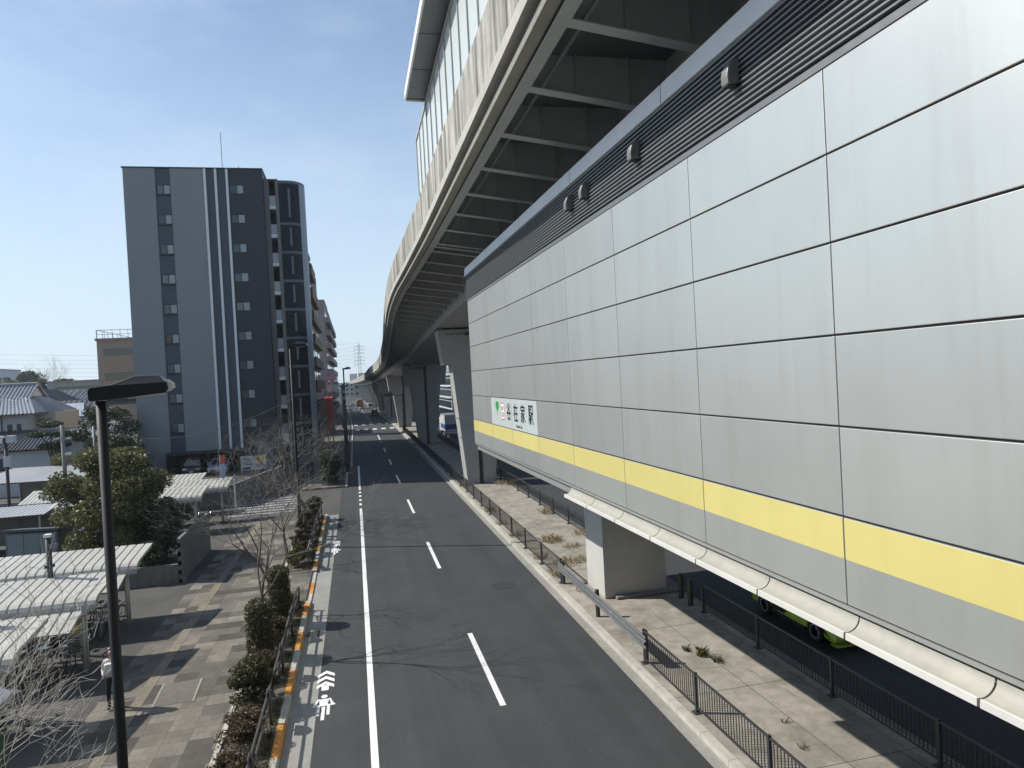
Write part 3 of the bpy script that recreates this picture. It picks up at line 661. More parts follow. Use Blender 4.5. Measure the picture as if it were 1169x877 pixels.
# covered parking recess
pk = MB().box(X_(-16.52), X_(-9.4), -.9, -.02, 2.95, 3.19).box(X_(-16.52), X_(-16.42), -.9, -.02, 0, 2.95).box(X_(-9.5), X_(-9.4), -.9, -.02, 0, 2.95)
pk.box(X_(-16.5), X_(-9.4), 8, 8.1, 0, ZB).box(X_(-16.52), X_(-9.42), .0, 8, 2.9, 3.15).box(X_(-13.3), X_(-13.0), -.2, .2, 0, 2.95).build('parking_frame', M['aptdark'], ap)
MB().box(X_(-8.95), X_(-7.6), -.12, .0, 1.05, 3.6).build('bin_store_door', mat('grey steel door', (.16, .175, .19), .5), ap)
# balcony slot and curved bay
TB = 27.92
MB().box(X_(-7.2), X_(-6.78), .9, 3, 0, TB).box(X_(-6.22), X_(-5.93), .95, 3, 0, TB-.03).box(X_(-7.2), X_(-5.95), .88, 3, TB, TB+.12).build('bay_column', M['aptcol'], ap)
MB().box(X_(-7.2), X_(-5.9), 3, 15.9, 0, TB).build('bay_core', M['aptdark'], ap)
for k in range(9):
    z = 25.25-2.676*k
    MB().box(X_(-6.78), X_(-6.22), .98, 3, z, z+.3).build('balcony_slab', M['aptfin'], ap)
    MB().box(X_(-6.76), X_(-6.24), 1.02, 1.05, z+.32, z+1.25).build('balcony_glass', M['glasslight'], ap)
MB().box(X_(-6.78), X_(-6.22), 1.0, 3, 3.1, 3.84).build('balcony_slab', M['aptfin'], ap)
cur = [(X_(-5.93), 1.0), (X_(-5.2), 1.0)]+[(X_(-5.2)+1.5*sin(t), 1.0+1.7*(1-cos(t))) for t in [pi/2*k/10 for k in range(1, 11)]]+[(X_(-3.7), 3.1), (X_(-5.93), 3.1)]
def cshell(mb, i0, i1, z0, z1, off=0.):
    for a, b in zip(cur[i0:i1], cur[i0+1:i1+1]):
        d = Vector((b[0]-a[0], b[1]-a[1])).normalized(); n = Vector((d.y, -d.x))*off
        mb.quad((a[0]+n.x, a[1]+n.y, z0), (b[0]+n.x, b[1]+n.y, z0), (b[0]+n.x, b[1]+n.y, z1), (a[0]+n.x, a[1]+n.y, z1))
    return mb
MB().prism(cur, 'z', .1, TB-.1).build('bay_glass', M['bayglass'], ap)
BB = mat('bay floor band', (.10, .115, .125), .5)
for k in range(9):
    z = 23.75-2.69*k; cshell(MB(), 0, 8, z, z+.24, .03).build('bay_band', BB, ap)
cshell(MB(), 0, 8, .2, 2.2, .03).build('bay_band', BB, ap); cshell(MB(), 0, 12, TB-.25, TB+.02, .035).build('bay_band', BB, ap)
for k in range(9):
    z = 24.0-2.69*k; h = 2.2 if k else 3.2
    MB().box(X_(-5.1), X_(-4.9), .965, .995, z+.5, z+h).build('bay_mullion', mat('bay mullion', (.12, .135, .15), .4), ap)
cshell(MB(), 6, 13, .2, TB-.2, .04).build('pale_end_wall', M['aptedge'], ap)
MB().cyl((X_(-10.9), 2, T), (X_(-10.9), 2, T+4), .03, 6).build('mast', M['poleg'], ap); MB().cyl((X_(-9.6), 3, T), (X_(-9.6), 3, T+1.2), .03, 6).build('mast', M['poleg'], ap)
# raised forecourt with retaining wall
fc = [(-24, 55), (-9.1, 53.6), (-6.35, 61), (-4.7, 68), (-4.7, 84), (-24, 84)]
struct(MB().prism(fc, 'z', -.02, 1.05).build('forecourt', M['lot']))
rw = MB()
for a, b, h0, h1 in (((-16, 54.25), (-9.05, 53.55), 1.45, 1.6), ((-9.05, 53.55), (-6.3, 61), 1.62, 1.95), ((-6.3, 61), (-4.62, 68), 1.95, 1.2)):
    d = Vector((b[0]-a[0], b[1]-a[1])).normalized(); n = Vector((d.y, -d.x))*.09
    rw.add([(a[0]-n.x, a[1]-n.y, 0), (b[0]-n.x, b[1]-n.y, 0), (b[0]+n.x, b[1]+n.y, 0), (a[0]+n.x, a[1]+n.y, 0), (a[0]-n.x, a[1]-n.y, h0), (b[0]-n.x, b[1]-n.y, h1), (b[0]+n.x, b[1]+n.y, h1), (a[0]+n.x, a[1]+n.y, h0)],
           [(0,3,2,1),(4,5,6,7),(0,1,5,4),(1,2,6,5),(2,3,7,6),(3,0,4,7)])
tag(rw.build('retaining_wall', M['block']), 'stained concrete retaining wall curving below the apartment sign board', 'wall')
sb = thing('sign_board', 'white and yellow sign board above the retaining wall', 'sign', (-9.3, 59.7, 1.05), radians(4))
MB().box(0, 1.95, 0, .05, .85, 2.0).build('panel', M['signwhite'], sb); MB().box(1.12, 1.92, -.006, 0, 1.42, 1.97).build('yellow_panel', M['yellow'], sb)
MB().box(.1, .75, -.006, 0, .92, 1.1).build('blue_strip', mat('navy print', (.02, .04, .2), .5), sb)
mb = MB()
for k, (a, b, z) in enumerate([(.12, .4, 1.83), (.2, .85, 1.68), (.12, .5, 1.45), (.3, .9, 1.3), (1.55, 1.8, 1.66)]): mb.box(a, b, -.007, 0, z, z+.05)
mb.box(1.15, 1.85, -.007, 0, 1.2, 1.23).build('print_line', M['black'], sb); MB().lathe((1.3, -.009, 1.78), [(.13, 0), (.13, .004)], 16, 'y').build('red_dot', mat('red print', (.6, .05, .02), .5), sb)
for x in (.1, 1.85): MB().cyl((x, .08, 0), (x, .08, 2.0), .03, 6).build('post', M['poleg'], sb)
fl = thing('banner_flag', 'narrow red and white banner on a pole by the parking', 'banner', (-10.2, 56, 1.05))
MB().cyl((0, 0, 0), (0, 0, 2.6), .03, 6).build('pole', M['white'], fl); MB().box(.03, .38, -.008, .008, 1.9, 2.55).build('red_cloth', mat('red cloth', (.65, .12, .09), .8), fl); MB().box(.03, .34, -.008, .008, .8, 1.9).build('white_cloth', mat('pale blue cloth', (.45, .55, .68), .8), fl)
tag(MB().prism([(-.3, 0), (.3, 0), (.05, .75), (-.05, .75)], 'y', -.04, .04).build('folding_sign', M['signwhite']), 'small white folding sign beside the banner pole', 'sign'); COL.objects[-1].location = (-9.6, 58.3, 1.05)

# ------------------------------------------------------------ other buildings
def flats(name, label, cat, x0, x1, y0, y1, h, wm, floors, style='ribbon', side=None, bm=None, group=None, z0=0, side_right=True):
    r = thing(name, label, cat, (x0, y0, z0), 0, group); w, d = x1-x0, y1-y0
    MB().box(0, w, 0, d, 0, h).build('wall', wm, r)
    MB().box(-.15, w+.15, -.15, d+.15, h, h+.3).build('roof', bm or M['greyb'], r)
    fh = h/floors
    for k in range(floors):
        z = k*fh+fh*.38
        mb = MB()
        if style == 'ribbon': mb.box(w*.06, w*.94, -.03, .05, z, z+fh*.30)
        else:
            n = max(2, int(w/3))
            for i in range(n): mb.box(w*(i+.25)/n, w*(i+.75)/n, -.03, .05, z, z+fh*.42)
        mb.build('window', M['glass'], r)
        if side:
            mb = MB(); n = max(2, int(d/abs(side)))
            if side_right:
                for i in range(n): mb.box(w-.04, w+.03, d*(i+.2)/n, d*(i+.8)/n, z-fh*.1, z+fh*.48)
            else: mb.box(-.03, .04, .6, d-.6, z-fh*.1, z+fh*.48)
            if not side_right: MB().box(-.5, 0, .3, d-.3, z-fh*.3, z-fh*.22).build('ledge', M['steelblue'], r)
            mb.build('window', M['glass'], r)
    return r, w, d, fh
r, w, d, fh = flats('beige_apartments', 'beige flat roofed apartment building behind the slate block', 'apartment block', -31.4, -19.5, 97, 112, 15.6, M['beige'], 5)
mb = MB()
for i in range(14): mb.cyl((i*w/13, .1, 15.9), (i*w/13, .1, 16.95), .03, 5)
for i in range(8): mb.cyl((.1, i*2, 15.9), (.1, i*2, 16.95), .03, 5)
mb.cyl((0, .1, 16.95), (w, .1, 16.95), .035, 5).cyl((.1, 0, 16.95), (.1, d, 16.95), .035, 5).cyl((0, .1, 16.4), (w, .1, 16.4), .025, 5).build('roof_rail', M['poleg'], r)
r = None
def terrace(name, label, xf, parts, wm, bmm, z0=0, bd=.95):
    """street side block: stepped sections with balcony fronts towards the road"""
    r = thing(name, label, 'apartment block', (xf, parts[0][0], z0)); y_0 = parts[0][0]
    for (a, b, h) in parts:
        MB().box(-10, 0, a-y_0, b-y_0, 0, h).build('wall', wm, r); n = int(h/2.72)
        MB().box(-10.1, .1, a-y_0, b-y_0, h, h+.4).build('roof', bmm, r)
        for k in range(1, n):
            z = k*2.72; m = (b-a)/2
            for j in range(2):
                p, q = a-y_0+m*j+.25, a-y_0+m*(j+1)-.25
                f = MB().box(0, bd, p, q, z-.12, z).box(bd-.07, bd, p, q, z, z+1.0).box(0, bd, p, p+.07, z, z+1.0).box(0, bd, q-.07, q, z, z+1.0).build('balcony', bmm, r)
                MB().box(bd-.09, bd+.04, p-.02, q+.02, z+1.0, z+1.05).build('handrail', M['aptfin'], f)
            MB().box(-.03, .02, a-y_0+.8, b-y_0-.8, z+.1, z+2.1).build('window', M['glass'], r)
            MB().box(-9, -2, a-y_0-.02, a-y_0+.02, z+.7, z+1.7).build('window', M['glass'], r)
    return r
terrace('brown_apartments', 'brown apartment block with projecting balconies just beyond the slate block', -4.72, [(84, 93, 24.6), (93, 100, 24.0), (100, 106.5, 21.4)], M['brown'], M['brown'], 0, .6)
terrace('grey_apartments', 'mauve grey stepped apartment block farther along the left side', -5.2, [(150, 166, 26.0), (166, 184, 25.6), (184, 204, 25.0)], M['greyb'], M['greyb'])
t = thing('stair_tower', 'slender blue grey tower rising behind the brown balconies', 'tower', (-7.9, 118, 0)); MB().box(0, 2.6, 0, 4, 0, 26.5).build('wall', M['steelblue'], t); MB().cyl((1.5, 2, 25), (1.5, 2, 30), .05, 6).build('mast', M['poleg'], t)
t = thing('red_shop', 'red fronted shop with pale sign panels past the brown block', 'shop', (-10, 120, 0))
MB().box(0, 6.2, 0, 12, 0, 6.3).build('facade', M['redb'], t); MB().box(3.6, 5.2, -.12, 0, .4, 5).build('blue_panel', mat('slate blue panel', (.12, .16, .24), .4), t); MB().box(1.2, 5, -.3, -.05, 6.3, 8.2).build('sign_panel', M['farwhite'], t); MB().box(6.2, 6.26, 1, 11, .3, 3).build('shop_window', M['glass'], t)
t = thing('pole_sign', 'tall pole sign with a pink oval head by the red shop', 'sign', (-3.7, 124, .1))
MB().cyl((0, 0, 0), (0, 0, 9.4), .12, 8).build('pole', M['poleg'], t); MB().lathe((0, -.12, 9.6), [(.02, 0), (.7, .02), (.7, .24), (.02, .26)], 20, 'y').build('oval', mat('pink sign', (.5, .28, .32), .5), t); MB().box(-.9, .9, -.1, .1, 7.2, 8.4).build('lower_panel', M['signwhite'], t)
# far buildings
rnd = random.Random(5)
for i, (x, y, w, d, h) in enumerate([(-14,205,8,14,9),(-15,226,8,16,12),(-17,250,9,20,8),(-19,280,10,20,13),(-26,320,14,24,9),(-34,380,16,30,14),(-6,470,12,20,9),(8,430,16,24,8),(30,410,20,26,12),(-46,520,20,26,14),(-22,620,16,24,15),(14,560,18,30,12)]):
    flats('far_building', 'small hazy pale building far down the road', 'building', x-w/2, x+w/2, y, y+d, h, [M['farwhite'], M['stuccow'], M['greyb']][i % 3], max(2, int(h/3)), 'grid', None, None, 'hazy buildings far down the road')
for i, (x, w, h) in enumerate([(-6, 12, 24), (8, 10, 25), (19, 9, 23), (31, 14, 25)]):
    flats('far_tower', 'pale slab tower at the foot of the distant pylon', 'tower block', x, x+w, 1150+20*i, 1190+20*i, h, M['farwhite'], 8, 'grid', None, None, 'towers at the foot of the pylon')
py = thing('power_pylon', 'tall lattice power pylon with six cross arms on the horizon', 'pylon', (6.2, 650, 0))
mb = MB()
for sx in (-1, 1):
    for sy2 in (-1, 1): mb.tube([(3.2*sx, 3.2*sy2, 0), (1.3*sx, 1.3*sy2, 18), (.55*sx, .55*sy2, 45)], .16, 4)
for k in range(15):
    z0, z1 = k*3, k*3+3; a = lambda z: 3.2-1.9*z/18 if z < 18 else 1.3-.75*(z-18)/27
    mb.tube([(-a(z0), -a(z0), z0), (a(z1), -a(z1), z1)], .09, 4).tube([(a(z0), -a(z0), z0), (-a(z1), -a(z1), z1)], .09, 4)
mb.build('lattice', M['steelblue'], py)
for i, z in enumerate((26, 29.2, 32.4, 36, 39.2, 42.2)):
    L_ = (4.4, 4.8, 4.2)[i % 3]; m = MB()
    for s in (-1, 1):
        m.tube([(0, 0, z+.9), (L_*s, 0, z+.1)], .13, 4).tube([(0, 0, z-.1), (L_*s, 0, z+.1)], .13, 4).tube([(L_*s, 0, z+.1), (L_*s, 0, z-1.6)], .14, 4)
    m.build('cross_arm', M['steelblue'], py)
MB().tube([(0, 0, 45), (0, 0, 47)], .15, 4).build('peak', M['steelblue'], py)
for i, z in enumerate((25.5, 29, 32, 35.5, 39, 42, 46)):
    pts = [(6-620*t, 650-250*t*t, z-.6+(t*46)-26*(1-(2*t-1)**2)*.8) for t in [k/24 for k in range(25)]]
    tag(MB().tube(pts, .075, 4).build('power_line', M['steelblue']), 'thin power line sagging across the sky left of the pylon', 'cable', 'power lines from the pylon')
# right side of the far carriageway
for i, (x, y, w, d, h, m, lb) in enumerate([(25, 30, 14, 22, 9, 'steelblue', 'low grey building behind the station on the right'), (25, 56, 12, 20, 12, 'brown', 'brown building opposite the nearest flared pier'), (25, 80, 13, 24, 15, 'steelblue', 'dark building seen between the first two flared piers'), (25, 108, 14, 22, 11, 'aptcol', 'grey building seen between the flared piers farther right'), (25, 136, 14, 30, 17, 'beige', 'beige block on the right beyond the far crossing'), (24, 175, 14, 60, 12, 'farwhite', 'pale row building on the right far beyond the crossing')]):
    flats('roadside_building', lb, 'building', x, x+w, y, y+d, h, M[m], max(3, int(h/3)), 'grid', 2.2, None, None, 0, False)
for i, (y, z, w, h, c, lb) in enumerate([(70, 5.2, 1.4, 1.6, (.20, .22, .55), 'blue purple shop sign between the flared piers'), (77, 8.2, 1.8, 2.2, (.42, .36, .55), 'pale lilac shop sign high between the flared piers'), (83, 4.6, 1.2, 2.4, (.6, .6, .62), 'white upright shop sign between the flared piers')]):
    q = thing('shop_sign', lb, 'sign', (22.6, y, .13)); MB().cyl((0, 0, 0), (0, 0, z+h), .08, 6).build('post', M['poleg'], q); MB().box(-w/2, w/2, -.12, .12, z, z+h).build('panel', mat('sign colour %d' % i, c, .5), q)

# ------------------------------------------------------------ houses on the left
def slope(mb, e0, e1, r1, r0, n, rr=.07):
    """tiled roof plane eave e0-e1, ridge r0-r1 with n raised tile rolls"""
    e0, e1, r0, r1 = map(Vector, (e0, e1, r0, r1)); nn = (e1-e0).cross(r0-e0).normalized()
    mb.add([e0, e1, r1, r0], [(0, 1, 2, 3)]); mb.add([p-nn*.12 for p in (e0, e1, r1, r0)], [(3, 2, 1, 0)])
    for i in range(n+1):
        t = i/n; a = e0.lerp(e1, t)+nn*rr*.4; b = r0.lerp(r1, t)+nn*rr*.4; mb.tube([a, b], rr, 5)
def wins(r, rects, y, m='glass'):
    for (x0, x1, z0, z1) in rects:
        f = MB().box(x0-.05, x1+.05, y-.04, y+.05, z0-.05, z0).box(x0-.05, x1+.05, y-.04, y+.05, z1, z1+.05).box(x0-.05, x0, y-.04, y+.05, z0, z1).box(x1, x1+.05, y-.04, y+.05, z0, z1).build('window', M['frame'], r)
        MB().box(x0, x1, y-.02, y+.04, z0, z1).build('pane', M[m], f)
h1 = thing('tiled_house', 'pale two storey house with silver striped tile roof and white gable at left edge', 'house', (-42, 74.5, 0))
MB().box(0, 11.4, 0, 8, 0, 7.5).build('wall', M['stucco'], h1); MB().box(11.4, 13.2, 2, 8, 0, 7.3).build('wall', M['stuccow'], h1)
mb = MB(); slope(mb, (-1, -1.0, 7.3), (12.6, -1.0, 7.3), (10.8, 2.4, 8.9), (0, 2.4, 8.9), 40); slope(mb, (12.6, -1.0, 7.3), (12.6, 9.0, 7.3), (10.8, 5.6, 8.9), (10.8, 2.4, 8.9), 26)
slope(mb, (-1, 1.7, 8.5), (11.0, 1.7, 8.5), (11.0, 4, 10.1), (-1, 4, 10.1), 36); slope(mb, (11.0, 6.3, 8.5), (-1, 6.3, 8.5), (-1, 4, 10.1), (11.0, 4, 10.1), 36)
rf = mb.build('roof', M['tile'], h1); MB().tube([(-1, 4, 10.18), (11.1, 4, 10.18)], .17, 8).tube([(11.05, 1.6, 8.5), (11.05, 4, 10.15)], .11, 6).tube([(11.05, 6.4, 8.5), (11.05, 4, 10.15)], .11, 6).build('ridge', M['tile'], rf)
MB().prism([(1.9, 8.55), (6.1, 8.55), (4, 10.0)], 'x', 10.7, 10.85).build('gable', M['white'], h1)
wins(h1, [(9.9, 10.2, 5.2, 6.3), (10.7, 10.95, 5.1, 6.3), (8.6, 8.9, 2.4, 3.3), (5, 6, 1.2, 2.2)], 0); wins(h1, [(11.8, 12.8, 4.6, 6.6)], 2, 'glasslight')
MB().cyl((9.4, -.08, 0), (9.4, -.08, 7.2), .05, 6).cyl((8.0, -.08, 0), (8.0, -.08, 7.2), .04, 6).build('drain_pipe', M['frame'], h1)
an = thing('house_annex', 'single storey grey annex with dark tile lean-to roof by the striped house', 'house', (-32.4, 70.2, 0))
MB().box(0, 5.3, 0, 3.6, 0, 4.3).build('wall', M['stucco'], an); mb = MB(); slope(mb, (-.5, -.5, 4.15), (5.8, -.5, 4.15), (5.4, 3.4, 5.75), (-.1, 3.4, 5.75), 20); mb.build('roof', M['tiledark'], an); wins(an, [(1.0, 2.0, 2.4, 3.4)], 0)
h2 = thing('small_tiled_house', 'small house whose hipped roof has bright tile stripes and dark eaves', 'house', (-26.2, 71.5, 0))
MB().box(0, 4.6, 0, 5, 0, 4.9).build('wall', M['stucco'], h2); mb = MB(); slope(mb, (-.6, -.7, 4.75), (3.4, -.7, 4.75), (2.4, 2.4, 6.15), (.9, 2.4, 6.15), 12, .09); slope(mb, (3.4, -.7, 4.75), (5.3, 4, 4.75), (3.6, 3.2, 6.15), (2.4, 2.4, 6.15), 10); slope(mb, (-.6, 5, 4.75), (-.6, -.7, 4.75), (.9, 2.4, 6.15), (.9, 2.6, 6.15), 10)
mb.build('roof', M['tile'], h2); MB().tube([(3.4, -.7, 4.9), (2.4, 2.4, 6.25), (.9, 2.4, 6.25)], .11, 6).build('ridge', M['white'], h2)
def gable(name, label, x, y, w, d, ze, zr, wm, rm, along='x', rz=0., n=14):
    r = thing(name, label, 'house', (x, y, 0), rz); MB().box(0, w, 0, d, 0, ze).build('wall', wm, r); mb = MB()
    if along == 'x':
        slope(mb, (-.4, -.5, ze-.1), (w+.4, -.5, ze-.1), (w+.4, d/2, zr), (-.4, d/2, zr), n); slope(mb, (w+.4, d+.5, ze-.1), (-.4, d+.5, ze-.1), (-.4, d/2, zr), (w+.4, d/2, zr), n)
        MB().prism([(0, ze), (d, ze), (d/2, zr-.1)], 'x', w-.1, w).prism([(0, ze), (d, ze), (d/2, zr-.1)], 'x', 0, .1).build('gable', wm, r)
    else:
        slope(mb, (-.5, d+.4, ze-.1), (-.5, -.4, ze-.1), (w/2, -.4, zr), (w/2, d+.4, zr), n); slope(mb, (w+.5, -.4, ze-.1), (w+.5, d+.4, ze-.1), (w/2, d+.4, zr), (w/2, -.4, zr), n)
        MB().prism([(0, ze), (w, ze), (w/2, zr-.1)], 'y', 0, .1).prism([(0, ze), (w, ze), (w/2, zr-.1)], 'y', d-.1, d).build('gable', wm, r)
    mb.build('roof', rm, r); wins(r, [(w*.2, w*.35, ze*.62, ze*.8), (w*.6, w*.78, ze*.6, ze*.8)], 0); return r
gable('gabled_house', 'cream gabled house with dark roof behind the striped house', -52.5, 119, 6.5, 12, 8.2, 10.2, M['stuccow'], M['tiledark'], 'y')
g2 = gable('solar_house', 'cream house with dark sloping roof and a shiny solar panel', -48.8, 117, 9.5, 9, 5.2, 8.2, M['stuccow'], M['tiledark'], 'x')
MB().quad((4.5, .2, 5.75), (8.6, .2, 5.75), (7.6, 3.2, 7.75), (3.6, 3.2, 7.75)).build('solar_panel', M['solar'], g2)
gable('long_house', 'wide low house with grey tile roof behind the solar roof', -49, 138, 16, 12, 8.0, 10.0, M['beige'], M['tiledark'], 'x', 0, 24)
gable('low_house', 'low grey roofed house between the solar roof and the tree line', -62, 128, 9, 8, 7.0, 9.0, M['stucco'], M['tiledark'])
gable('low_house', 'small brown roofed house right behind the solar roof', -50.5, 160, 8, 9, 8.4, 10.4, M['stuccow'], M['brown'], 'y')
gable('grey_house', 'grey roofed house far left near the tree line', -66, 150, 14, 11, 8.2, 10.3, M['stucco'], M['tiledark'])
flats('long_flat_building', 'long flat grey green building along the horizon beside the beige block', 'building', -66, -40, 172, 190, 12.2, mat('sage wall', (.30, .33, .30), .8), 4)
flats('white_flats', 'white flat roofed building above the tree line at the left edge', 'apartment block', -126, -113.5, 255, 275, 19.2, M['farwhite'], 6)
# ------------------------------------------------------------ unseen footbridge and blocks added behind the viewer to cut skylight
fb = thing('footbridge', 'unseen footbridge where the viewer stands, added with a roof to block skylight', 'footbridge', (0, 0, 0))
MB().box(-12, 4.8, -4, -.25, 6.4, 6.85).build('deck', M['coping'], fb); MB().box(-12, 4.8, -.4, -.3, 6.85, 7.95).box(-12, 4.8, -4, -3.9, 6.85, 8).build('parapet', M['panel'], fb)
MB().box(-12, 4.8, -4.2, -.5, 10.3, 10.45).build('roof', M['roofpanel'], fb)
for x in (-11.5, -3.0, 4.5): MB().box(x-.08, x+.08, -3.95, -3.8, 8, 10.3).build('roof_post', M['fence'], fb)
MB().box(-3.4, -2.7, -2.8, -1.6, 0, 6.4).build('column', M['pierc'], fb)
flats('skylight_blocker', 'unseen block added behind the viewer on the left to block skylight', 'apartment block', -34, -12, -40, -20, 24, M['beige'], 8, 'grid')
flats('skylight_blocker', 'unseen block added behind the viewer on the right to block skylight', 'apartment block', 25, 45, -60, 18, 22, M['greyb'], 7, 'grid')
flats('skylight_blocker', 'unseen slab added far behind the viewer to block skylight', 'apartment block', -60, 60, -110, -95, 26, M['greyb'], 9, 'grid')
# ------------------------------------------------------------ street lamps and poles
def lamp(label, x, y, h, s=.52, pr=.062, rz=0.):
    r = thing('street_lamp', label, 'street lamp', (x, y, .1), rz, 'dark single arm street lamps')
    MB().tube([(0, 0, 0), (0, 0, h*.32), (0, 0, h*.34), (0, 0, h-.05)], [pr*1.25, pr*1.2, pr, pr*.95], 14).box(-pr*2.2, pr*2.2, -pr*2.2, pr*2.2, 0, .03).build('pole', M['lampm'], r, True)
    q = [(-.17,0),(1.40,.12),(1.47,.2),(1.44,.36),(.23,.345),(-.15,.31),(-.2,.26),(-.2,.05)]
    hd = MB().prism([(a*s, h-.05+b*s) for a, b in q], 'y', -.2*s, .2*s).build('lamp_head', M['lampm'], r, bevel=.02*s)
    V = [(.23,-.19,.34),(1.42,-.19,.36),(1.42,.19,.36),(.23,.19,.34),(.75,-.11,.535),(1.27,-.11,.53),(1.27,.11,.53),(.75,.11,.535)]
    MB().add([(a*s, b*s, h-.05+c*s) for a, b, c in V], [(4,5,6,7),(0,1,5,4),(1,2,6,5),(2,3,7,6),(3,0,4,7)]).build('lamp_cover', M['lampcover'], hd, bevel=.015*s)
    MB().prism([(a*s, h-.05+b*s) for a, b in [(1.42,.14),(1.56,.22),(1.54,.33),(1.42,.42)]], 'y', -.15*s, .15*s).build('lens', M['lamp'], hd)
    MB().prism([(a*s, h-.06+b*s) for a, b in [(.6,.055),(1.3,.11),(1.3,.09),(.6,.035)]], 'y', -.14*s, .14*s).build('lower_glass', M['lamp'], hd)
lamp('large dark street lamp nearest the viewer at lower left', -3.1, 9.6, 8.40, .55)
lamp('dark street lamp with a slim mast in front of the curved glass bay', -3.15, 38, 10.5, .56, .075)
lamp('dark street lamp silhouetted against the sky by the grey stepped flats', -1.1, 82, 10.1, .56, .08)
def upole(name, label, x, y, h, r_, extra, m='poleg'):
    r = thing(name, label, 'pole', (x, y, .12)); MB().cyl((0, 0, 0), (0, 0, h), r_, 10).build('post', M[m], r, True)
    for nm, boxv, mm in extra: MB().box(*boxv).build(nm, M[mm], r, bevel=.01)
upole('utility_pole', 'dark pole with clamps standing between the nearest two bicycle shed roofs', -10.0, 25.4, 3.95, .085, [('cap', (-.1,.1,-.1,.1,3.9,4.0), 'white'), ('camera', (.05,.28,-.12,.02,3.55,3.68), 'poleg'), ('clamp', (-.12,.12,-.12,.12,2.9,3.0), 'fence')], 'fence')
upole('gate_pole', 'thick black pole at the lower left before the shed nearest the viewer', -9.55, 20.6, 3.0, .1, [('cap', (-.11,.11,-.11,.11,2.95,3.02), 'fence')], 'fence')
upole('speaker_pole', 'black pole topped with white horn speakers at far left', -20, 46, 6.3, .09, [('speaker', (-.45,-.1,-.2,.2,6.0,6.4), 'white'), ('speaker', (.1,.5,-.2,.2,6.0,6.4), 'farwhite'), ('box', (-.12,.2,-.15,.1,4.6,5.2), 'farwhite')], 'fence')
upole('utility_pole', 'pale concrete pole in front of the small tiled house', -20.7, 56, 6.5, .14, [('crossarm', (-1.5,.9,-.06,.06,6.2,6.32), 'poleg'), ('lamp', (.1,.5,-.1,.1,4.3,4.5), 'white')], 'gutterc')
upole('utility_pole', 'thin grey pole right of the small tiled house', -18.5, 55.5, 6.3, .07, [], 'poleg')
upole('signal_pole', 'thick dark roadside pole carrying a stack of boxes near the road crossing', -1.05, 68, 8.3, .15, [('box', (-.22,.22,-.2,.2,7.5,7.8), 'poleg'), ('box', (-.2,.2,-.2,.2,6.9,7.2), 'poleg'), ('arm', (-.3,.5,-.05,.05,8.1,8.25), 'fence'), ('cabinet', (-.25,.2,-.25,.2,4.2,5.1), 'fence'), ('cabinet', (-.2,.22,-.25,.2,.8,2.4), 'fence')], 'fence')
pts = [(-18.5+15.35*t, 55.5-17.5*t, 6.2+1.7*t-1.3*(1-(2*t-1)**2)) for t in [k/20 for k in range(21)]]
tag(MB().tube(pts, .012, 4).build('overhead_cable', M['fence']), 'thin overhead cable sagging between a grey pole and the slim lamp', 'cable')
ts = thing('traffic_signal', 'traffic signal on a long arm beside the third flared pier', 'traffic signal', (8.05, 121, .14))
MB().cyl((0, 0, 0), (0, 0, 6.2), .12, 8).build('post', M['fence'], ts); MB().cyl((0, 0, 5.9), (-2.6, 0, 6.1), .06, 6).build('arm', M['fence'], ts)
hs = MB().box(-3.1, -1.6, -.15, .15, 5.85, 6.35).build('signal_head', M['fence'], ts)
for k in range(3): MB().lathe((-2.8+.45*k, -.16, 6.1), [(.15, 0), (.15, .02)], 12, 'y').build('lens', M['redlens' if k == 2 else 'glass'], hs)

# ------------------------------------------------------------ bicycle sheds
def corr(mb, x0, x1, prof, pitch=.3):
    X = []; x = x1
    while x > x0: X += [(x, 0), (x-pitch*.80, 0), (x-pitch*.83, -.065), (x-pitch*.97, -.065)]; x -= pitch
    n = len(prof); V = []; F = []
    for (a, dz) in X:
        for (y, z) in prof: V.append((a, y, z+dz))
    for i in range(len(X)-1):
        for k in range(n-1): F.append((i*n+k, i*n+k+1, (i+1)*n+k+1, (i+1)*n+k))
    o = len(V); V += [(a, b, c-.05) for a, b, c in V[:]]; F += [tuple(q+o for q in f[::-1]) for f in F[:]]
    for k in range(n-1): F.append((k, k+o, k+1+o, k+1))
    return mb.add(V, F)
def shed(label, xr, y, ln, lower=True, sc=1.):
    r = thing('bicycle_shed', label, 'bicycle shed', (xr, y, .12), 0, 'cream roofed bicycle sheds')
    up = [(2.2, 2.58), (1.3, 2.47), (.45, 2.36), (.24, 2.31), (.12, 2.23), (.06, 2.12), (.05, 2.0)]
    corr(MB(), -ln, 0, up).build('roof_sheet', M['shedroof'], r)
    MB().box(-ln, -.02, .3, .42, 2.12, 2.2).box(-ln, -.02, 1.6, 1.72, 2.36, 2.43).build('purlin', M['shedpost'], r)
    MB().prism([(2.2, 2.42), (2.2, 2.5), (.62, 2.33), (.3, 2.2), (.12, 2.0), (.18, 1.96), (.4, 2.14), (.7, 2.26)], 'x', -.10, -.04).build('end_rafter', M['shedpost'], r)
    if lower:
        corr(MB(), -ln, -.35, [(.42, 2.10), (-.25, 1.90), (-1.0, 1.66)]).build('lower_sheet', M['shedroof'], r)
    k = .45
    while k < ln:
        for yy in (.3, .52):
            MB().cyl((-k, yy, 0), (-k, yy, 2.13), .05, 8).build('post', M['shedpost'], r, True)
        k += 3.2
    m = MB().box(-ln, -.4, .35, .39, .35, .4).box(-ln, -.4, .35, .39, .75, .8); m.build('rack_rail', M['poleg'], r)
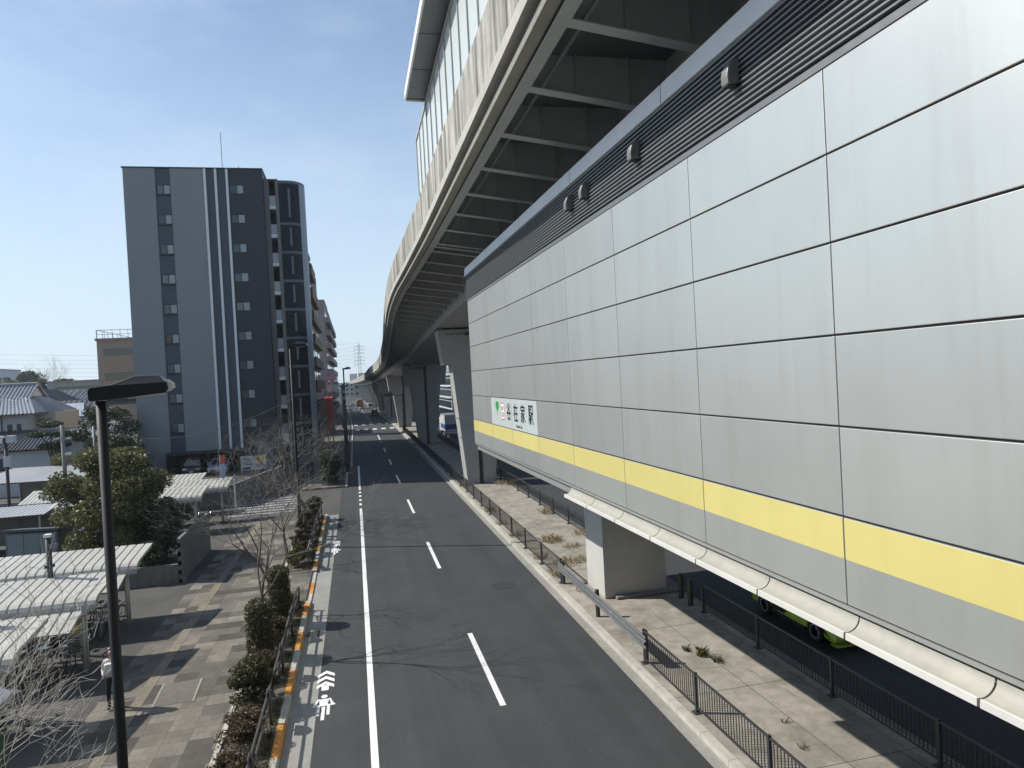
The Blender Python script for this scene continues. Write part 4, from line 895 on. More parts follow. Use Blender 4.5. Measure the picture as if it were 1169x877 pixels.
shed('cream roofed bicycle shed farthest back of the three at lower left', -8.0, 27.3, 13); shed('cream roofed bicycle shed in the middle of the three at lower left', -8.0, 23.2, 12.5); shed('cream roofed bicycle shed nearest the viewer at the left edge', -8.3, 18.7, 10, False)
shed('small cream roofed shed in front of the side street behind the leafy tree', -9.1, 43.7, 8, False); shed('longer cream roofed shed behind the front one by the side street', -8.2, 47.0, 8, False); shed('cream roofed shed rearmost below the parked cars by the retaining wall', -10.6, 51.0, 7, False)
sg2 = thing('notice_board', 'upright notice board with yellow and white halves by the middle shed', 'sign', (-8.75, 23.6, .12), radians(-12))
MB().box(-.22, .22, 0, .04, .55, 1.75).build('panel', M['signwhite'], sg2); MB().box(-.19, .19, -.006, 0, 1.2, 1.65).build('yellow_panel', M['yellow'], sg2)
mb = MB()
for k in range(6): mb.box(-.17, .17, -.007, 0, .65+.08*k, .68+.08*k)
mb.build('print_line', M['black'], sg2)
for x in (-.2, .2): MB().cyl((x, .06, 0), (x, .06, 1.78), .025, 6).build('post', M['poleg'], sg2)
gt = thing('hoop_barrier', 'pair of bent steel hoops beside the black pole at lower left', 'barrier', (-10.1, 20.8, .12))
for k in range(2): MB().tube([(.35, .1*k, 0), (.35, .1*k, 2.5-.12*k)]+[(.35-.5*(1-cos(t)), .1*k, 2.5-.12*k+.4*sin(t)) for t in [pi/2*j/6 for j in range(1, 7)]]+[(-1.5, .1*k, 2.9-.12*k)], .05, 8).build('hoop', M['shedpost'], gt, True)
ks = thing('shelter', 'small shelter with a curved blue grey roof at bottom left corner', 'shelter', (-10.05, 13.4, .12)); ks.scale = (1, .85, 1.28)
MB().prism([(0, 2.0), (.5, 2.25), (1.3, 2.38), (2.2, 2.28), (3.0, 1.95), (3.0, 1.88), (2.2, 2.2), (1.3, 2.3), (.5, 2.17), (0, 1.93)], 'y', 0, 3).build('roof', M['metalroof'], ks)
MB().box(.2, .26, .1, 2.9, 0, 2.0).box(.2, 2.8, 2.9, 2.95, 0, 2.0).build('wall', M['fence'], ks); MB().box(2.85, 2.9, .6, 2.8, .2, 1.5).build('green_panel', mat('green panel', (.012, .07, .04), .5), ks)
for y in (.1, 2.85): MB().cyl((2.8, y, 0), (2.8, y, 2.0), .05, 8).build('post', M['fence'], ks)
us = thing('storage_shed', 'grey metal storage shed with three doors behind the bicycle sheds', 'shed', (-17.5, 39.6, .12), radians(-13))
MB().box(0, 2.65, 0, 1.2, 0, 1.75).build('wall', mat('shed side panel', (.13, .145, .145), .5), us); MB().prism([(-.1, 1.95), (1.3, 1.75), (1.3, 1.70), (-.1, 1.83)], 'x', -.1, 2.8).build('roof', M['tiledark'], us)
for k in range(3): MB().box(.12+.83*k, .12+.83*k+.8, -.03, 0, .05, 1.68).build('door', mat('shed door', (.21, .23, .24), .45), us)
def carport(label, x, y, w, d, z, m, rz=0., slope_=.25):
    r = thing('carport', label, 'carport', (x, y, .12), rz); corr(MB(), 0, w, [(d, z+slope_), (0, z)], .22).build('roof_sheet', m, r)
    for a in (.3, w-.3):
        for b in (.2, d-.2): MB().cyl((a, b, 0), (a, b, z), .05, 6).build('post', M['shedpost'], r)
    MB().box(.2, w-.2, d-.1, d, .2, z).build('back_panel', M['block'], r)
carport('grey corrugated lean-to roof above the storage shed', -22.5, 42.6, 5.6, 2.3, 2.15, M['metalroof']); carport('small white corrugated roof peeping out beside the leafy tree', -19.6, 46.0, 2.6, 2.2, 2.3, M['shedroof'], 0, .5)
carport('flat pale carport roof before the tiled house annex', -27.5, 57.5, 7.5, 5.5, 2.5, M['metalroof'], radians(-8), .55)
tag(MB().box(-30, -15.2, 53.6, 53.75, 0, 1.6).build('lot_wall', M['block']), 'long dark block wall behind the carport and storage area', 'wall')
bw = MB()
for k in range(10):
    for j in range(10): bw.box(-7.98, -7.83, 33+.62*j+(.31 if k % 2 else 0)*(j < 9), 33+.62*j+.608+(.31 if k % 2 else 0)*(j < 8), .1+.2*k, .295+.2*k)
bw.box(-7.97, -7.84, 33, 39.2, .1, 2.08)
tag(bw.build('block_wall', M['block']), 'tall weathered block wall along the pavement below the leafy tree', 'wall')
tag(MB().box(-15, -7.99, 33.05, 33.2, .1, .95).build('low_wall', M['block']), 'low concrete wall under the leafy tree behind the back bicycle shed', 'wall')
tag(MB().cyl((0, 0, 0), (0, 0, 2.3), .06, 8).build('marker_post', M['white']), 'white post beside the side street bicycle shed', 'post'); COL.objects[-1].location = (-8.35, 50.6, .1)

# ------------------------------------------------------------ bicycles
def bicycle(paint, label):
    r = thing('bicycle', label, 'bicycle', (0, 0, 0), 0, 'bicycles parked under the sheds')
    for y in (-.52, .52):
        n = 18; m = MB().tube([(0, y+.32*cos(2*pi*k/n), .33+.32*sin(2*pi*k/n)) for k in range(n+1)], .018, 5, False); w = m.build('wheel', M['tyre'], r)
        m = MB()
        for k in range(9): m.tube([(0, y, .33), (0, y+.31*cos(2*pi*k/9), .33+.31*sin(2*pi*k/9))], .004, 3)
        m.build('spokes', M['chrome'], w)
    MB().tube([(0, -.52, .33), (0, -.08, .3), (0, -.18, .78)], .016, 6).tube([(0, -.08, .3), (0, .38, .8)], .02, 6).tube([(0, -.14, .6), (0, .38, .78)], .016, 6).tube([(0, .52, .33), (0, .40, .72), (0, .36, .95)], .018, 6).build('frame', paint, r)
    MB().tube([(-.27, .2, .98), (-.2, .33, 1.0), (0, .36, .97), (.2, .33, 1.0), (.27, .2, .98)], .013, 6).build('handlebar', M['chrome'], r)
    MB().prism([(-.32, .8), (-.05, .82), (-.05, .86), (-.3, .88)], 'x', -.07, .07).build('saddle', M['tyre'], r, bevel=.02)
    m = MB().box(-.17, .17, .44, .70, .68, .70)
    for a in range(6): m.box(-.17+.066*a, -.16+.066*a, .44, .45, .7, .93).box(-.17+.066*a, -.16+.066*a, .69, .7, .7, .93)
    m.box(-.17, .17, .44, .7, .92, .935).box(-.17, -.16, .44, .7, .80, .82).box(.16, .17, .44, .7, .80, .82).build('basket', M['chrome'], r)
    MB().box(-.03, .03, -.85, -.4, .62, .64).build('rear_rack', M['chrome'], r)
    return r
protos = [bicycle(M['silver'], 'silver bicycle with front basket parked under a cream shed roof'), bicycle(M['blackcar'], 'dark bicycle with front basket parked under a cream shed roof'), bicycle(mat('maroon cycle paint', (.25, .03, .04), .35), 'maroon bicycle with front basket parked under a cream shed roof')]
used = [False]*3; rb = random.Random(3)
def putbike(x, y, rz):
    k = rb.choice([0, 0, 1, 1, 1, 2])
    if not used[k]: o = protos[k]; used[k] = True
    else: o = dup(protos[k])
    o.location = (x, y, .12); o.rotation_euler = (0, 0, rz)
for sx, sy0, n in ((-8.9, 27.9, 12), (-8.8, 23.9, 12), (-9.2, 19.4, 7)):
    for k in range(n): putbike(sx-.62*k, sy0+rb.uniform(-.15, .15), pi*.98+rb.uniform(-.12, .12))
for k in range(7): putbike(-9.0-.65*k, 26.0+rb.uniform(-.1, .1), rb.uniform(-.1, .1))
for k in range(5): putbike(-9.6-.7*k, 47.9, rb.uniform(-.1, .1))
wb = dup(protos[0], (-9.1, 20.2, .12), radians(150), 'white bicycle with a red basket standing near the black pole and bare branches')
for c in wb.children:
    if c.name.startswith('saddle'): c.data = c.data.copy(); c.data.materials[0] = M['white']
    if c.name.startswith('basket'): c.data = c.data.copy(); c.data.materials[0] = mat('red basket', (.45, .05, .05), .5)
    if c.name.startswith('frame'): c.data = c.data.copy(); c.data.materials[0] = M['white']

# ------------------------------------------------------------ vehicles
def wheel(par, x, y, rad, w, s):
    t = MB().lathe((x, y, rad), [(rad*.62, -w/2), (rad*.95, -w/2), (rad, -w/3), (rad, w/3), (rad*.95, w/2), (rad*.62, w/2)], 20, 'x').build('wheel', M['tyre'], par, True)
    m = MB().lathe((x+s*w*.42, y, rad), [(rad*.64, -.01), (rad*.66, .012), (rad*.58, .014)], 20, 'x')
    m = MB().lathe((x+s*w*.30, y, rad), [(rad*.63, -.02), (rad*.63, .0)], 20, 'x').build('wheel_well', M['blackcar'], t)
    m = MB()
    for k in range(5):
        a = 2*pi*k/5+.3; c1, s1 = cos(a), sin(a); wd = rad*.13
        m.prism([(y-wd*s1*.7, rad+wd*c1*.7), (y+rad*.62*c1-wd*s1, rad+rad*.62*s1+wd*c1), (y+rad*.62*c1+wd*s1, rad+rad*.62*s1-wd*c1), (y+wd*s1*.7, rad-wd*c1*.7)], 'x', x+s*w*.33, x+s*w*.5)
    n = 20; m.tube([(x+s*w*.46, y+rad*.61*cos(2*pi*k/n), rad+rad*.61*sin(2*pi*k/n)) for k in range(n+1)], rad*.045, 5, False); m.build('rim', M['rim'], t)
def arch(cy, r, n=7): return [(cy-r*cos(pi*k/n), .30+r*sin(pi*k/n)*.98) for k in range(n+1)]
def car(name, label, paint, loc, rz, L=4.3, Wd=1.72, H=1.48, hood=.92, kind='hatch', group=None):
    r = thing(name, label, 'car', loc, rz, group); wb_ = L*.60; rad = .315 if kind != 'sport' else .335
    a, b = L*.5-.88 if kind != 'sport' else L*.5-.95, None; b = a-wb_
    lo = [(-L/2+.03, .32), (-L/2, .55)]
    base = [(-L/2+.08, .28)]+arch(b, rad+.06)+arch(a, rad+.06)+[(L/2-.12, .24)]
    if kind == 'sport': topv = [(L/2-.02, .34), (L/2, .45), (L/2-.18, .60), (L*.16, hood), (-.1, .93), (-L*.40, .98), (-L/2+.05, .95), (-L/2, .55)]
    else: topv = [(L/2-.02, .36), (L/2, .58), (L/2-.1, .74), (L*.24, hood), (-L*.44, hood+.02), (-L/2+.02, hood-.06), (-L/2, .5)]
    pr = base+topv
    MB().prism(pr, 'x', -Wd/2, Wd/2).build('body', paint, r, bevel=.07)
    if kind == 'sport': g0, g1, t0, t1 = L*.18, -L*.30, L*.00, -L*.16
    elif kind == 'van': g0, g1, t0, t1 = L*.38, -L*.48, L*.22, -L*.46
    else: g0, g1, t0, t1 = L*.25, -L*.46, L*.08, -L*.36
    hw, tw = Wd/2-.06, Wd/2-.24; z0 = hood-.02
    cb = MB().add([(-hw, g1, z0), (hw, g1, z0), (hw, g0, z0), (-hw, g0, z0), (-tw, t1, H-.06), (tw, t1, H-.06), (tw, t0, H-.06), (-tw, t0, H-.06)], [(0,1,5,4),(1,2,6,5),(2,3,7,6),(3,0,4,7),(4,5,6,7)]).build('window_band', M['glass'], r)
    MB().box(-tw-.02, tw+.02, t1-.02, t0+.02, H-.075, H).build('roof_panel', paint, r, bevel=.03)
    m = MB()
    for s in (-1, 1):
        m.tube([(s*hw, g0, z0), (s*tw, t0, H-.05)], .035, 6).tube([(s*hw, g1, z0), (s*tw, t1, H-.05)], .05, 6).tube([(s*hw, (g0+g1)/2, z0), (s*tw, (t0+t1)/2, H-.05)], .03, 6)
    m.build('pillar', paint, r)
    for s in (-1, 1):
        for y in (a, b): wheel(r, s*(Wd/2-.10), y, rad, .21, s)
        MB().box(s*(Wd/2-.40), s*(Wd/2-.06), L/2-.16, L/2-.015, .60 if kind != 'sport' else .47, .74 if kind != 'sport' else .60).build('headlight', M['lamp'], r, bevel=.03)
        MB().box(s*(Wd/2-.28), s*(Wd/2-.06), -L/2-.012, -L/2+.06, .62, .80).build('tail_light', M['redlens'], r, bevel=.02)
        MB().box(s*(Wd/2), s*(Wd/2+.16), L*.2, L*.2+.1, hood, hood+.14).build('mirror', paint, r, bevel=.03)
    MB().box(-.55, .55, L/2-.03, L/2+.008, .36, .52).build('grille', M['tyre'], r); MB().box(-.17, .17, L/2, L/2+.018, .40, .50).build('number_plate', M['white'], r); MB().box(-.17, .17, -L/2-.018, -L/2, .5, .62).build('number_plate', M['white'], r)
    if kind == 'sport':
        for s in (-1, 1):
            MB().prism([(b+.42, .36), (b+1.1, .40), (b+1.25, .50), (b+.5, .72)], 'x', s*(Wd/2-.02), s*(Wd/2+.006)).build('side_intake', M['tyre'], r)
            MB().prism([(b+.45, .25), (a-.45, .25), (a-.45, .31), (b+.45, .36)], 'x', s*(Wd/2-.05), s*(Wd/2+.03)).build('side_skirt', M['tyre'], r)
        MB().prism([(L/2-.3, .18), (L/2+.02, .18), (L/2+.02, .2), (L/2-.3, .2)], 'x', -Wd/2+.04, Wd/2-.04).build('splitter', paint, r)
    return r
car('sports_car', 'lime green low sports car in shade under the station', M['lime'], (13.98, 19.45, 0), pi, 4.35, 1.86, 1.2, .86, 'sport')
car('parked_car', 'silver hatchback parked facing out below the slate block', M['silver'], (-12.2, 67.2, 1.05), pi+.04, 4.1, 1.66, 1.36, .86)
car('parked_car', 'dark van like car parked facing out left of the silver one', M['blackcar'], (-14.35, 67.4, 1.05), pi, 3.6, 1.5, 1.6, .95, 'van')
for i, (x, y, rz, c, L, H, kd, lb) in enumerate([(5.3, 176, 0, 'blackcar', 4.4, 1.75, 'van', 'dark minivan driving away beyond the road crossing'), (1.4, 205, 0, 'whitecar', 4.2, 1.45, 'hatch', 'white car waiting in the left lane far down the road'), (-.2, 262, 0, 'whitecar', 4.2, 1.45, 'hatch', 'distant white car behind the loaded truck at the far left lane'), (6.4, 228, 0, 'whitecar', 4.6, 1.9, 'van', 'distant white van in the right lane far down the road'), (4.2, 286, 0, 'silver', 4.3, 1.5, 'hatch', 'faint silver car farthest down the road')]):
    car('driving_car', lb, M[c], (x+ro(y), y, 0), rz, L, 1.72, H, .92, kd)
tk = thing('loaded_truck', 'distant truck with brown cargo on the road far ahead', 'truck', (3.2+ro(236), 236, 0))
MB().box(-1.1, 1.1, -2.6, 2.6, .9, 1.1).build('bed', M['tyre'], tk); MB().prism([(-1.05, 1.1), (1.05, 1.1), (1.1, 2.6), (.5, 3.2), (-.6, 3.1), (-1.1, 2.5)], 'y', -2.5, 2.4).build('cargo', M['cargo'], tk); MB().box(-1.1, 1.1, 2.7, 4.3, .6, 2.7).build('cab', M['whitecar'], tk, bevel=.1)
for y in (-1.8, 3.4):
    for s in (-1, 1): wheel(tk, s*.95, y, .45, .3, s)
bt = thing('box_truck', 'white box truck with a blue band seen between the flared piers', 'truck', (13.6, 99, 0))
MB().box(-1.15, 1.15, 0, 5.5, .9, 3.3).build('cargo_box', M['whitecar'], bt, bevel=.05); MB().box(-1.16, 1.16, -.012, 5.4, 1.2, 1.9).build('blue_band', M['bluecar'], bt); MB().box(-1.1, 1.1, -.03, .0, .55, .85).build('bumper', M['white'], bt); MB().box(-1.1, 1.1, 5.7, 7.4, .6, 2.7).build('cab', M['whitecar'], bt, bevel=.1)
for y in (1.2, 6.6):
    for s in (-1, 1): wheel(bt, s*1.0, y, .42, .28, s)
# ------------------------------------------------------------ vegetation
def bare_tree(label, x, y, h, spread, seed, z0=.12, lean=(0, 0), r0=.075, depth=6, m='bark', fork=.4, up=.55, kids=(2, 3), group='bare street trees', tm='bark'):
    R = random.Random(seed); tr, tw = MB(), MB()
    def grow(p, d, L_, r, k):
        n = 3; pts = [p]; q = p.copy(); dd = d.copy()
        for _ in range(n):
            dd = (dd+Vector((R.gauss(0, .13), R.gauss(0, .13), R.gauss(0, .07)+.03))).normalized(); q = q+dd*L_/n; pts.append(q.copy())
        rs = [r*(1-.32*i/n) for i in range(n+1)]
        (tr if k <= 1 else tw).tube(pts, rs, 7 if k <= 1 else 4 if k < 4 else 3, False)
        if k >= depth: return
        c = R.randint(*kids)+(1 if k == 0 else 0); a0 = R.uniform(0, 2*pi)
        for i in range(c):
            a = a0+2*pi*i/c+R.uniform(-.5, .5); t = R.uniform(.35, .85)*spread
            side = dd.orthogonal().normalized(); side = Matrix.Rotation(a, 3, dd) @ side
            nd_ = (dd*cos(t)+side*sin(t)); nd_.z = nd_.z*up+.12+(.12 if k < 2 else 0); nd_ = nd_.normalized()
            st = q if (i < 2 or k == 0) else pts[R.choice([1, 2])]
            grow(st.copy(), nd_, L_*R.uniform(.62, .88), max(r*.62*R.uniform(.8, 1.05), .0035), k+1)
    r = thing('bare_tree', label, 'tree', (x, y, z0), 0, group)
    grow(Vector((0, 0, 0)), Vector((lean[0], lean[1], 1)).normalized(), h*fork*.68, r0, 0)
    tr.build('trunk', M[m], r, True); tw.build('crown', M[tm], r)
    return r
bare_tree('bare tree spreading pale twigs across the bottom left corner', -6.3, 11.2, 5.6, 1.0, 21, lean=(.22, .18), fork=.44, up=.85, depth=7, r0=.05, kids=(2, 3), m='barkpale', tm='barkpale')
bare_tree('small bare tree rising from the nearest shrubs', -3.2, 22.6, 4.6, 1.0, 4, lean=(-.08, 0), fork=.6, up=.7, depth=6, r0=.05, m='barkdark')
bare_tree('bare tree at the driveway gap leaning over the pavement', -3.1, 27.4, 4.9, 1.1, 17, lean=(-.15, 0), fork=.6, up=.55, r0=.055, m='barkdark')
bare_tree('bare tree in the second planter near its near end', -3.25, 34.0, 4.8, 1.2, 9, lean=(-.3, 0), fork=.5, up=.5, r0=.05, depth=6, m='barkdark')
bare_tree('wide bare tree at the side street corner before the retaining wall', -3.3, 45.6, 7.6, 1.3, 33, lean=(-.12, 0), fork=.42, up=.6, r0=.08, depth=7, m='barkdark')
bare_tree('bare tree just behind the slim lamp at the side street corner', -2.9, 43.2, 6.4, 1.2, 35, fork=.5, up=.7, r0=.07, m='barkdark')
bare_tree('bare tree in front of the curved bay beyond the side street', -4.6, 64.5, 7.4, 1.2, 41, fork=.42, up=.7, r0=.08, depth=7)
bare_tree('bare tree under the brown balconies', -3.0, 77.5, 8.6, 1.15, 45, fork=.42, up=.8, r0=.08, depth=7)
bare_tree('bare tree farther along under the brown balconies', -3.0, 92, 8.6, 1.15, 46, fork=.42, up=.8, r0=.08)
bare_tree('large bare tree rising above the distant tree line', -75.5, 196, 24, .8, 50, fork=.35, up=.95, r0=.3, depth=7, m='barkdark', group='far trees')

def leaves(mb, cx, cy, cz, rx, ry, rz, n, s, R, flat=.0, shell=.55):
    for _ in range(n):
        while True:
            v = Vector((R.uniform(-1, 1), R.uniform(-1, 1), R.uniform(-1, 1)))
            l = v.length
            if .05 < l <= 1: break
        rr = l if R.random() < .25 else shell+(1-shell)*R.random()**.6
        v = v/l*rr
        p = Vector((cx+v.x*rx, cy+v.y*ry, cz+v.z*rz))
        u = Vector((R.gauss(0, 1), R.gauss(0, 1), R.gauss(0, .6))).normalized(); w = u.orthogonal().normalized(); w = Matrix.Rotation(R.uniform(0, 6.28), 3, u) @ w
        a, b = s*R.uniform(.6, 1.2), s*R.uniform(.3, .55)
        mb.add([p-u*a, p+w*b, p+u*a, p-w*b], [(0, 1, 2, 3)])
def leafy(name, label, cat, x, y, z0, trunk_h, cx, clumps, n, s, m, seed, tr=.12, group=None, bark='barkdark'):
    """clumps: (dx,dy,z,rx,ry,rz); leaves scattered over each clump, limbs reach into each clump"""
    R = random.Random(seed); r = thing(name, label, cat, (x, y, z0), 0, group); t = MB(); c = MB()
    t.tube([(0, 0, 0), (0, 0, trunk_h)], [tr, tr*.7], 8)
    tot = sum(q[3]*q[4]+q[4]*q[5] for q in clumps)
    for q in clumps:
        t.tube([(0, 0, trunk_h*.7), (q[0]*.5, q[1]*.5, (trunk_h+q[2])/2), (q[0], q[1], q[2])], [tr*.5, tr*.35, tr*.12], 5)
        leaves(c, *q, int(n*(q[3]*q[4]+q[4]*q[5])/tot), s, R)
    t.build('trunk', M[bark], r); c.build('crown', M[m], r); return r
def cloud(R, n, rx, ry, z0, z1, cr):
    out = []
    for _ in range(n):
        a = R.uniform(0, 2*pi); t = R.random(); k = sin(pi*(.18+.72*t)); q = sqrt(R.random())
        out.append((rx*k*q*cos(a), ry*k*q*sin(a), z0+(z1-z0)*t, cr*R.uniform(.6, 1.15), cr*R.uniform(.6, 1.15), cr*R.uniform(.5, .85)))
    return out
R = random.Random(8)
leafy('evergreen_tree', 'big rounded evergreen tree behind the bicycle sheds, lit on top', 'tree', -11.9, 37.6, .12, 1.8, 0, cloud(R, 60, 2.8, 2.4, .7, 5.5, .9), 48000, .09, 'leafE', 8, .18)
leafy('evergreen_tree', 'dark lower evergreen hanging over the block wall right of the big rounded tree', 'tree', -9.3, 36.4, .12, 1.0, 0, cloud(R, 20, 1.5, 2.2, .6, 2.9, .65), 9000, .08, 'leafD', 9, .1)
leafy('shrub', 'dark shrub between the block wall and the back bicycle shed', 'shrub', -9.6, 33.9, .12, .5, 0, cloud(R, 10, 1.4, .6, .4, 1.5, .5), 4000, .07, 'leafD', 10, .06)
leafy('conifer', 'dark conifer behind the near lamp beside the slate block', 'tree', -21.2, 66.5, 0, 3, 0, cloud(R, 34, 2.6, 2.2, 2.4, 7.4, .9), 11000, .12, 'leafD', 12, .2)
leafy('conifer', 'bushy dark tree at the foot of the slate block', 'tree', -18.4, 60.5, 0, 1.5, 0, cloud(R, 26, 2.2, 1.8, .8, 5.2, .9), 8000, .12, 'leafD', 13, .2)
leafy('pruned_pine', 'cloud pruned pine with flat dark pads beside the pale house', 'tree', -25.3, 66, 0, 4.5, 0, [(0, 0, 6.4, 1.0, .9, .3), (-.9, 0, 5.6, .9, .8, .25), (1.1, 0, 5.5, 1.2, .8, .28), (.2, 0, 4.6, 1.3, 1, .3)], 4200, .1, 'leafD', 14, .15)
leafy('garden_shrub', 'broad garden shrub with pale sprays below the pruned pine', 'shrub', -23.0, 63, 0, 1.2, 0, cloud(R, 24, 2.4, 1.5, .9, 4.0, .8), 6500, .11, 'leafE', 15, .12)
leafy('garden_shrub', 'reddish brown leafless looking shrub between garden and slate block', 'shrub', -19.6, 64.5, 0, 1.0, 0, cloud(R, 14, 1.8, 1.2, 2.2, 4.4, .7), 3000, .1, 'leafR', 16, .12)
for i, (x, y, rx, h, m, lb) in enumerate([(-89,205,3.6,15.4,'leafD','dark tree at the left end of the distant tree line'),(-85,200,3.4,15.2,'leafE','olive tree near the left end of the distant tree line'),(-81.5,202,3.8,16.4,'leafD','tallest dark tree of the distant tree line'),(-77,198,4.2,15.8,'leafD','broad dark tree beneath the large bare tree'),(-73,200,3.4,14.6,'leafR','brownish tree right of the large bare tree'),(-69.5,200,3.2,13.4,'leafD','low dark tree at the right end of the distant tree line')]):
    leafy('far_tree', lb, 'tree', x, y, 0, 4, 0, cloud(R, 18, rx*.75, 3.5, 5, h-1.2, 2.1), 3200, .36, m, 60+i, .3, 'far trees')
def shrub(label, x, y, rx, ry, h, m, n, s, seed, col=False, cat='shrub', group='shrubs in the roadside planters'):
    RR = random.Random(seed); r = thing('planter_shrub', label, cat, (x, y, .115), 0, group); c = MB(); t = MB()
    if col:
        for k in range(7): leaves(c, 0, 0, h*(.12+.76*k/6), rx, ry, h*.16, n//4, s, RR, shell=.75)
        leaves(c, 0, 0, h*.9, rx*.75, ry*.75, h*.12, n//8, s, RR)
    else:
        for q in cloud(RR, 18, rx*.85, ry*.95, h*.2, h*.85, min(rx, ry)*.55): leaves(c, *q[:3], q[3], q[4], q[5]*.8, n//9, s, RR)
    for k in range(6): t.tube([(RR.uniform(-.1, .1), RR.uniform(-.1, .1), 0), (RR.uniform(-rx, rx)*.6, RR.uniform(-ry, ry)*.6, h*.7)], [.012, .006], 4)
    t.build('stem', M['barkdark'], r); c.build('foliage', M[m], r)
SH = [(-3.0,12.6,.5,1.3,.75,'leafR',2600,.04,0,'rusty low azalea nearest the bottom edge of the picture'),(-2.98,15.2,.5,1.2,.75,'leafR',2800,.04,0,'rusty low azalea beside the nearest orange kerb'),(-3.0,17.3,.48,.9,.8,'leafR',2400,.04,0,'brownish azalea behind the pale bushy shrub'),
 (-3.05,19.3,.6,.8,1.35,'leafH',3600,.05,0,'pale leafed bushy shrub at the pavement edge'),(-2.95,21.0,.45,.8,.9,'leafR',2000,.04,0,'brown twiggy shrub behind the pale bushy one'),(-3.3,22.9,.42,.5,1.75,'leafH',3600,.045,1,'tall clipped shrub hugging the small bare trunk'),
 (-2.95,24.2,.42,.7,.9,'leafR',1800,.04,0,'brown twiggy shrub between the two clipped columns'),(-3.0,25.9,.40,.45,2.0,'leafH',4000,.045,1,'clipped column shaped shrub near the driveway gap'),(-2.85,27.2,.4,.6,.6,'leafY',1600,.04,0,'low yellow green shrub at the end of the first planter'),
 (-3.05,33.9,.42,.8,.95,'leafY',2400,.045,0,'low yellow green shrub at the near end of the second planter'),(-3.1,36.0,.40,1.0,1.5,'leafR',3000,.045,0,'rusty hedge clump by the slim lamp'),(-3.1,38.4,.40,1.0,1.5,'leafH',2600,.05,0,'dark hedge clump behind the slim lamp'),
 (-3.1,40.8,.40,1.0,1.6,'leafR',2600,.05,0,'rusty hedge clump in the middle of the second planter'),(-2.9,43.3,.5,1.0,1.7,'leafH',2600,.05,0,'dark hedge clump toward the side street'),(-2.8,45.3,.45,.7,1.6,'leafR',2200,.05,0,'reddish hedge clump at the side street corner'),
 (-2.5,60.2,.78,.8,2.9,'leafD',5200,.06,1,'broad dark clipped column shrub beyond the side street'),(-2.1,61.2,.5,.9,1.0,'leafY',2200,.06,0,'yellow green bush in front of the broad clipped column'),(-2.3,64.5,.5,1.4,1.2,'leafY',2200,.06,0,'yellow green bush past the broad clipped column'),(-2.2,68.5,.5,1.5,1.6,'leafD',2000,.07,0,'dark bush along the guard rail past the yellow bushes'),(-2.2,73,.5,1.8,1.5,'leafH',2000,.07,0,'dark bush farther along the guard rail')]
for i, (x, y, rx, ry, h, m, n, s, c, lb) in enumerate(SH): shrub(lb, x, y, rx, ry, h, m, n, s, 100+i, bool(c))

gc, gd = MB(), MB(); RR = random.Random(77)
for _ in range(420):
    y = RR.choice([RR.uniform(9, 28), RR.uniform(9, 28), RR.uniform(33.2, 46)]); x = RR.uniform(-3.42, -2.62); k = RR.random() < .6
    leaves(gc if k else gd, x, y, .3+RR.uniform(-.05, .18), .2, .3, .2, 46, .034, RR)
stuff(gc.build('ground_cover', M['leafR']), 'dense brown twiggy ground cover filling the planters', 'ground cover'); stuff(gd.build('ground_cover', M['leafH']), 'dense dark green ground cover filling the planters', 'ground cover')
# ------------------------------------------------------------ pedestrian
def skin_body(name, V, E, rad, root, matfn, mats, par):
    me = bpy.data.meshes.new(name); me.from_pydata(V, E, []); o = bpy.data.objects.new(name, me); COL.objects.link(o)
    sk = o.modifiers.new('skin', 'SKIN'); o.modifiers.new('sub', 'SUBSURF').levels = 2
    ly = me.skin_vertices[0].data
    for i, r in enumerate(rad):
        ly[i].radius = r if isinstance(r, tuple) else (r, r); ly[i].use_root = (i == root)
    dg = bpy.context.evaluated_depsgraph_get(); nm = bpy.data.meshes.new_from_object(o.evaluated_get(dg)); bpy.data.objects.remove(o)
    for m in mats: nm.materials.append(m)
    for p in nm.polygons: p.material_index = matfn(p.center); p.use_smooth = True
    o = bpy.data.objects.new(name, nm); COL.objects.link(o); o.parent = par; return o
pr = thing('person', 'person in a cream top and dark trousers carrying a pale bag, by the near lamp', 'person', (-6.75, 20.5, .125), radians(186))
V, E, RD = [], [], []
def jv(p, r, par=None):
    V.append(p); RD.append(r); i = len(V)-1
    if par is not None: E.append((par, i))
    return i
pel = jv((0, 0, .88), (.15, .10)); wa = jv((0, .0, 1.02), (.125, .09), pel); ch = jv((0, .01, 1.22), (.15, .10), wa); nk = jv((0, 0, 1.38), (.055, .055), ch); hb = jv((0, .02, 1.45), (.075, .08), nk); hm = jv((0, .03, 1.53), (.082, .095), hb); ht = jv((0, .02, 1.60), (.06, .07), hm); jv((0, .125, 1.515), .012, hm)
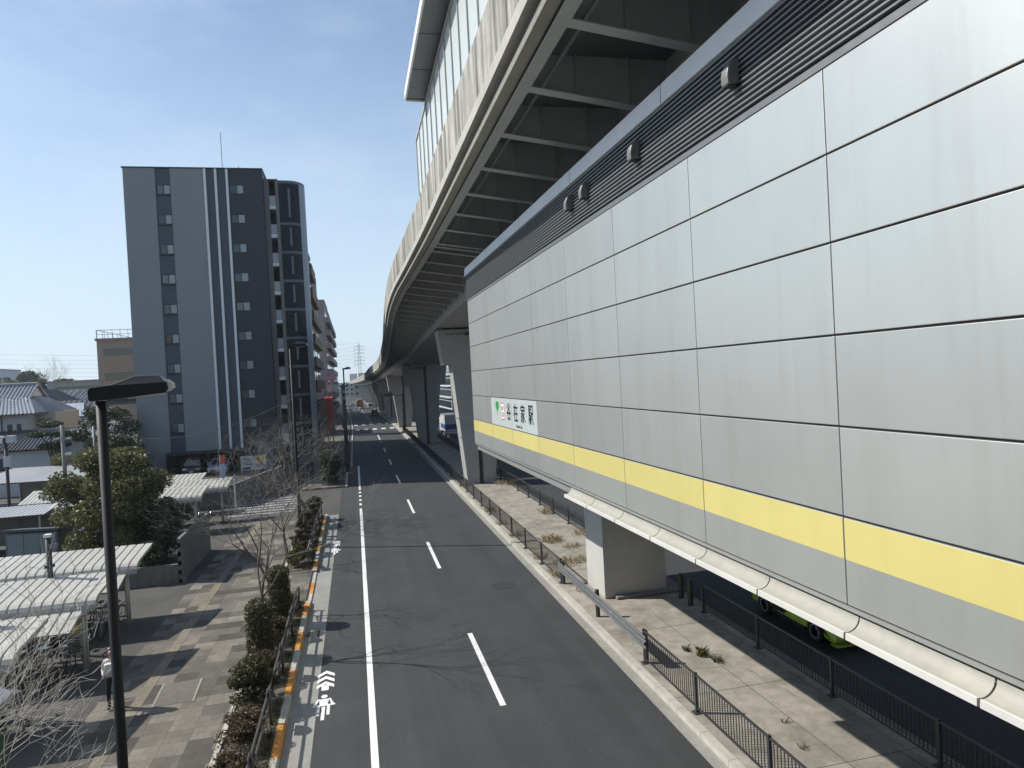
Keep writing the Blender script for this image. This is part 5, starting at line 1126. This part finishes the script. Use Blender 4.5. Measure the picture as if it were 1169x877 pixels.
for s in (-1, 1):
    hip = jv((.085*s, 0, .82), .085, pel); kn = jv((.095*s, .05 if s > 0 else .0, .46), .058, hip); an = jv((.095*s, .03 if s > 0 else -.08, .09), .04, kn); jv((.1*s, .14 if s > 0 else .03, .035), .035, an)
    sh = jv((.16*s, 0, 1.32), .058, ch)
    el = jv((.215*s, -.02, 1.08), .042, sh); wr = jv((.17*s, .18, .97) if s > 0 else (.10*s, .2, 1.06), .028, el); ha = jv((.15*s, .24, .97) if s > 0 else (.03*s, .24, 1.08), .026, wr)
    hx, hy, hz = V[ha]
    for k in range(4):
        f1 = jv((hx+(k-1.5)*.018, hy+.04, hz-.005), .0085, ha); jv((hx+(k-1.5)*.018, hy+.05+.006*(1.5-abs(k-1.5)), hz-.03), .0075, f1)
    jv((hx-.03*s, hy+.02, hz+.022), .009, ha)
skin_body('body', V, E, RD, 0, lambda c: 1 if c.z < .9 else 2 if c.z < 1.36 and not (c.y > .2) else 0, [M['skin'], M['trouser'], M['jacket']], pr)
hr = MB().lathe((0, -.005, 1.36), [(.09, .0), (.115, .06), (.118, .14), (.112, .21), (.08, .27), (.03, .295)], 16).build('hair', M['hair'], pr, True); hr.data.transform(Matrix.Translation((0, -.035, 0)))
for s in (-1, 1): MB().lathe((.033*s, .112, 1.545), [(.003, -.006), (.010, 0), (.003, .006)], 8, 'y').build('eye', M['black'], pr)
MB().box(-.022, .022, .108, .116, 1.463, 1.47).build('mouth', mat('lips', (.4, .12, .1), .5), pr)
MB().prism([(-.17, .93), (.17, .93), (.165, 1.30), (.10, 1.37), (-.10, 1.37), (-.165, 1.30)], 'y', -.115, .10).build('jumper', M['jacket'], pr, bevel=.06)
tag(MB().box(-.13, .13, .12, .26, 1.0, 1.30).build('bag', M['white'], None, bevel=.05), 'pale soft bag held in front of the person by the near lamp', 'bag'); b_ = COL.objects[-1]; b_.location = pr.location; b_.rotation_euler = pr.rotation_euler
mst = MB().tube([(-.1, .14, 1.28), (-.12, .1, 1.38), (-.11, -.06, 1.38)], .015, 6).build('strap', M['trouser'], b_)
# ------------------------------------------------------------ air
if HAZE:
    hz = MB().box(-260, 260, -40, 1300, -1.2, 60).build('haze', None); hz.data.materials.clear()
    m = bpy.data.materials.new('thin haze'); m.use_nodes = True; nt = m.node_tree; nt.nodes.remove(nt.nodes['Principled BSDF'])
    v = nd(nt, 'ShaderNodeVolumePrincipled'); v.inputs['Color'].default_value = (.78, .86, .95, 1); v.inputs['Density'].default_value = HAZE; v.inputs['Anisotropy'].default_value = .2
    nt.links.new(v.outputs[0], nt.nodes['Material Output'].inputs['Volume']); hz.data.materials.append(m); hz['kind'] = 'stuff'; hz['label'] = 'thin pale haze over the far road'; hz['category'] = 'haze'
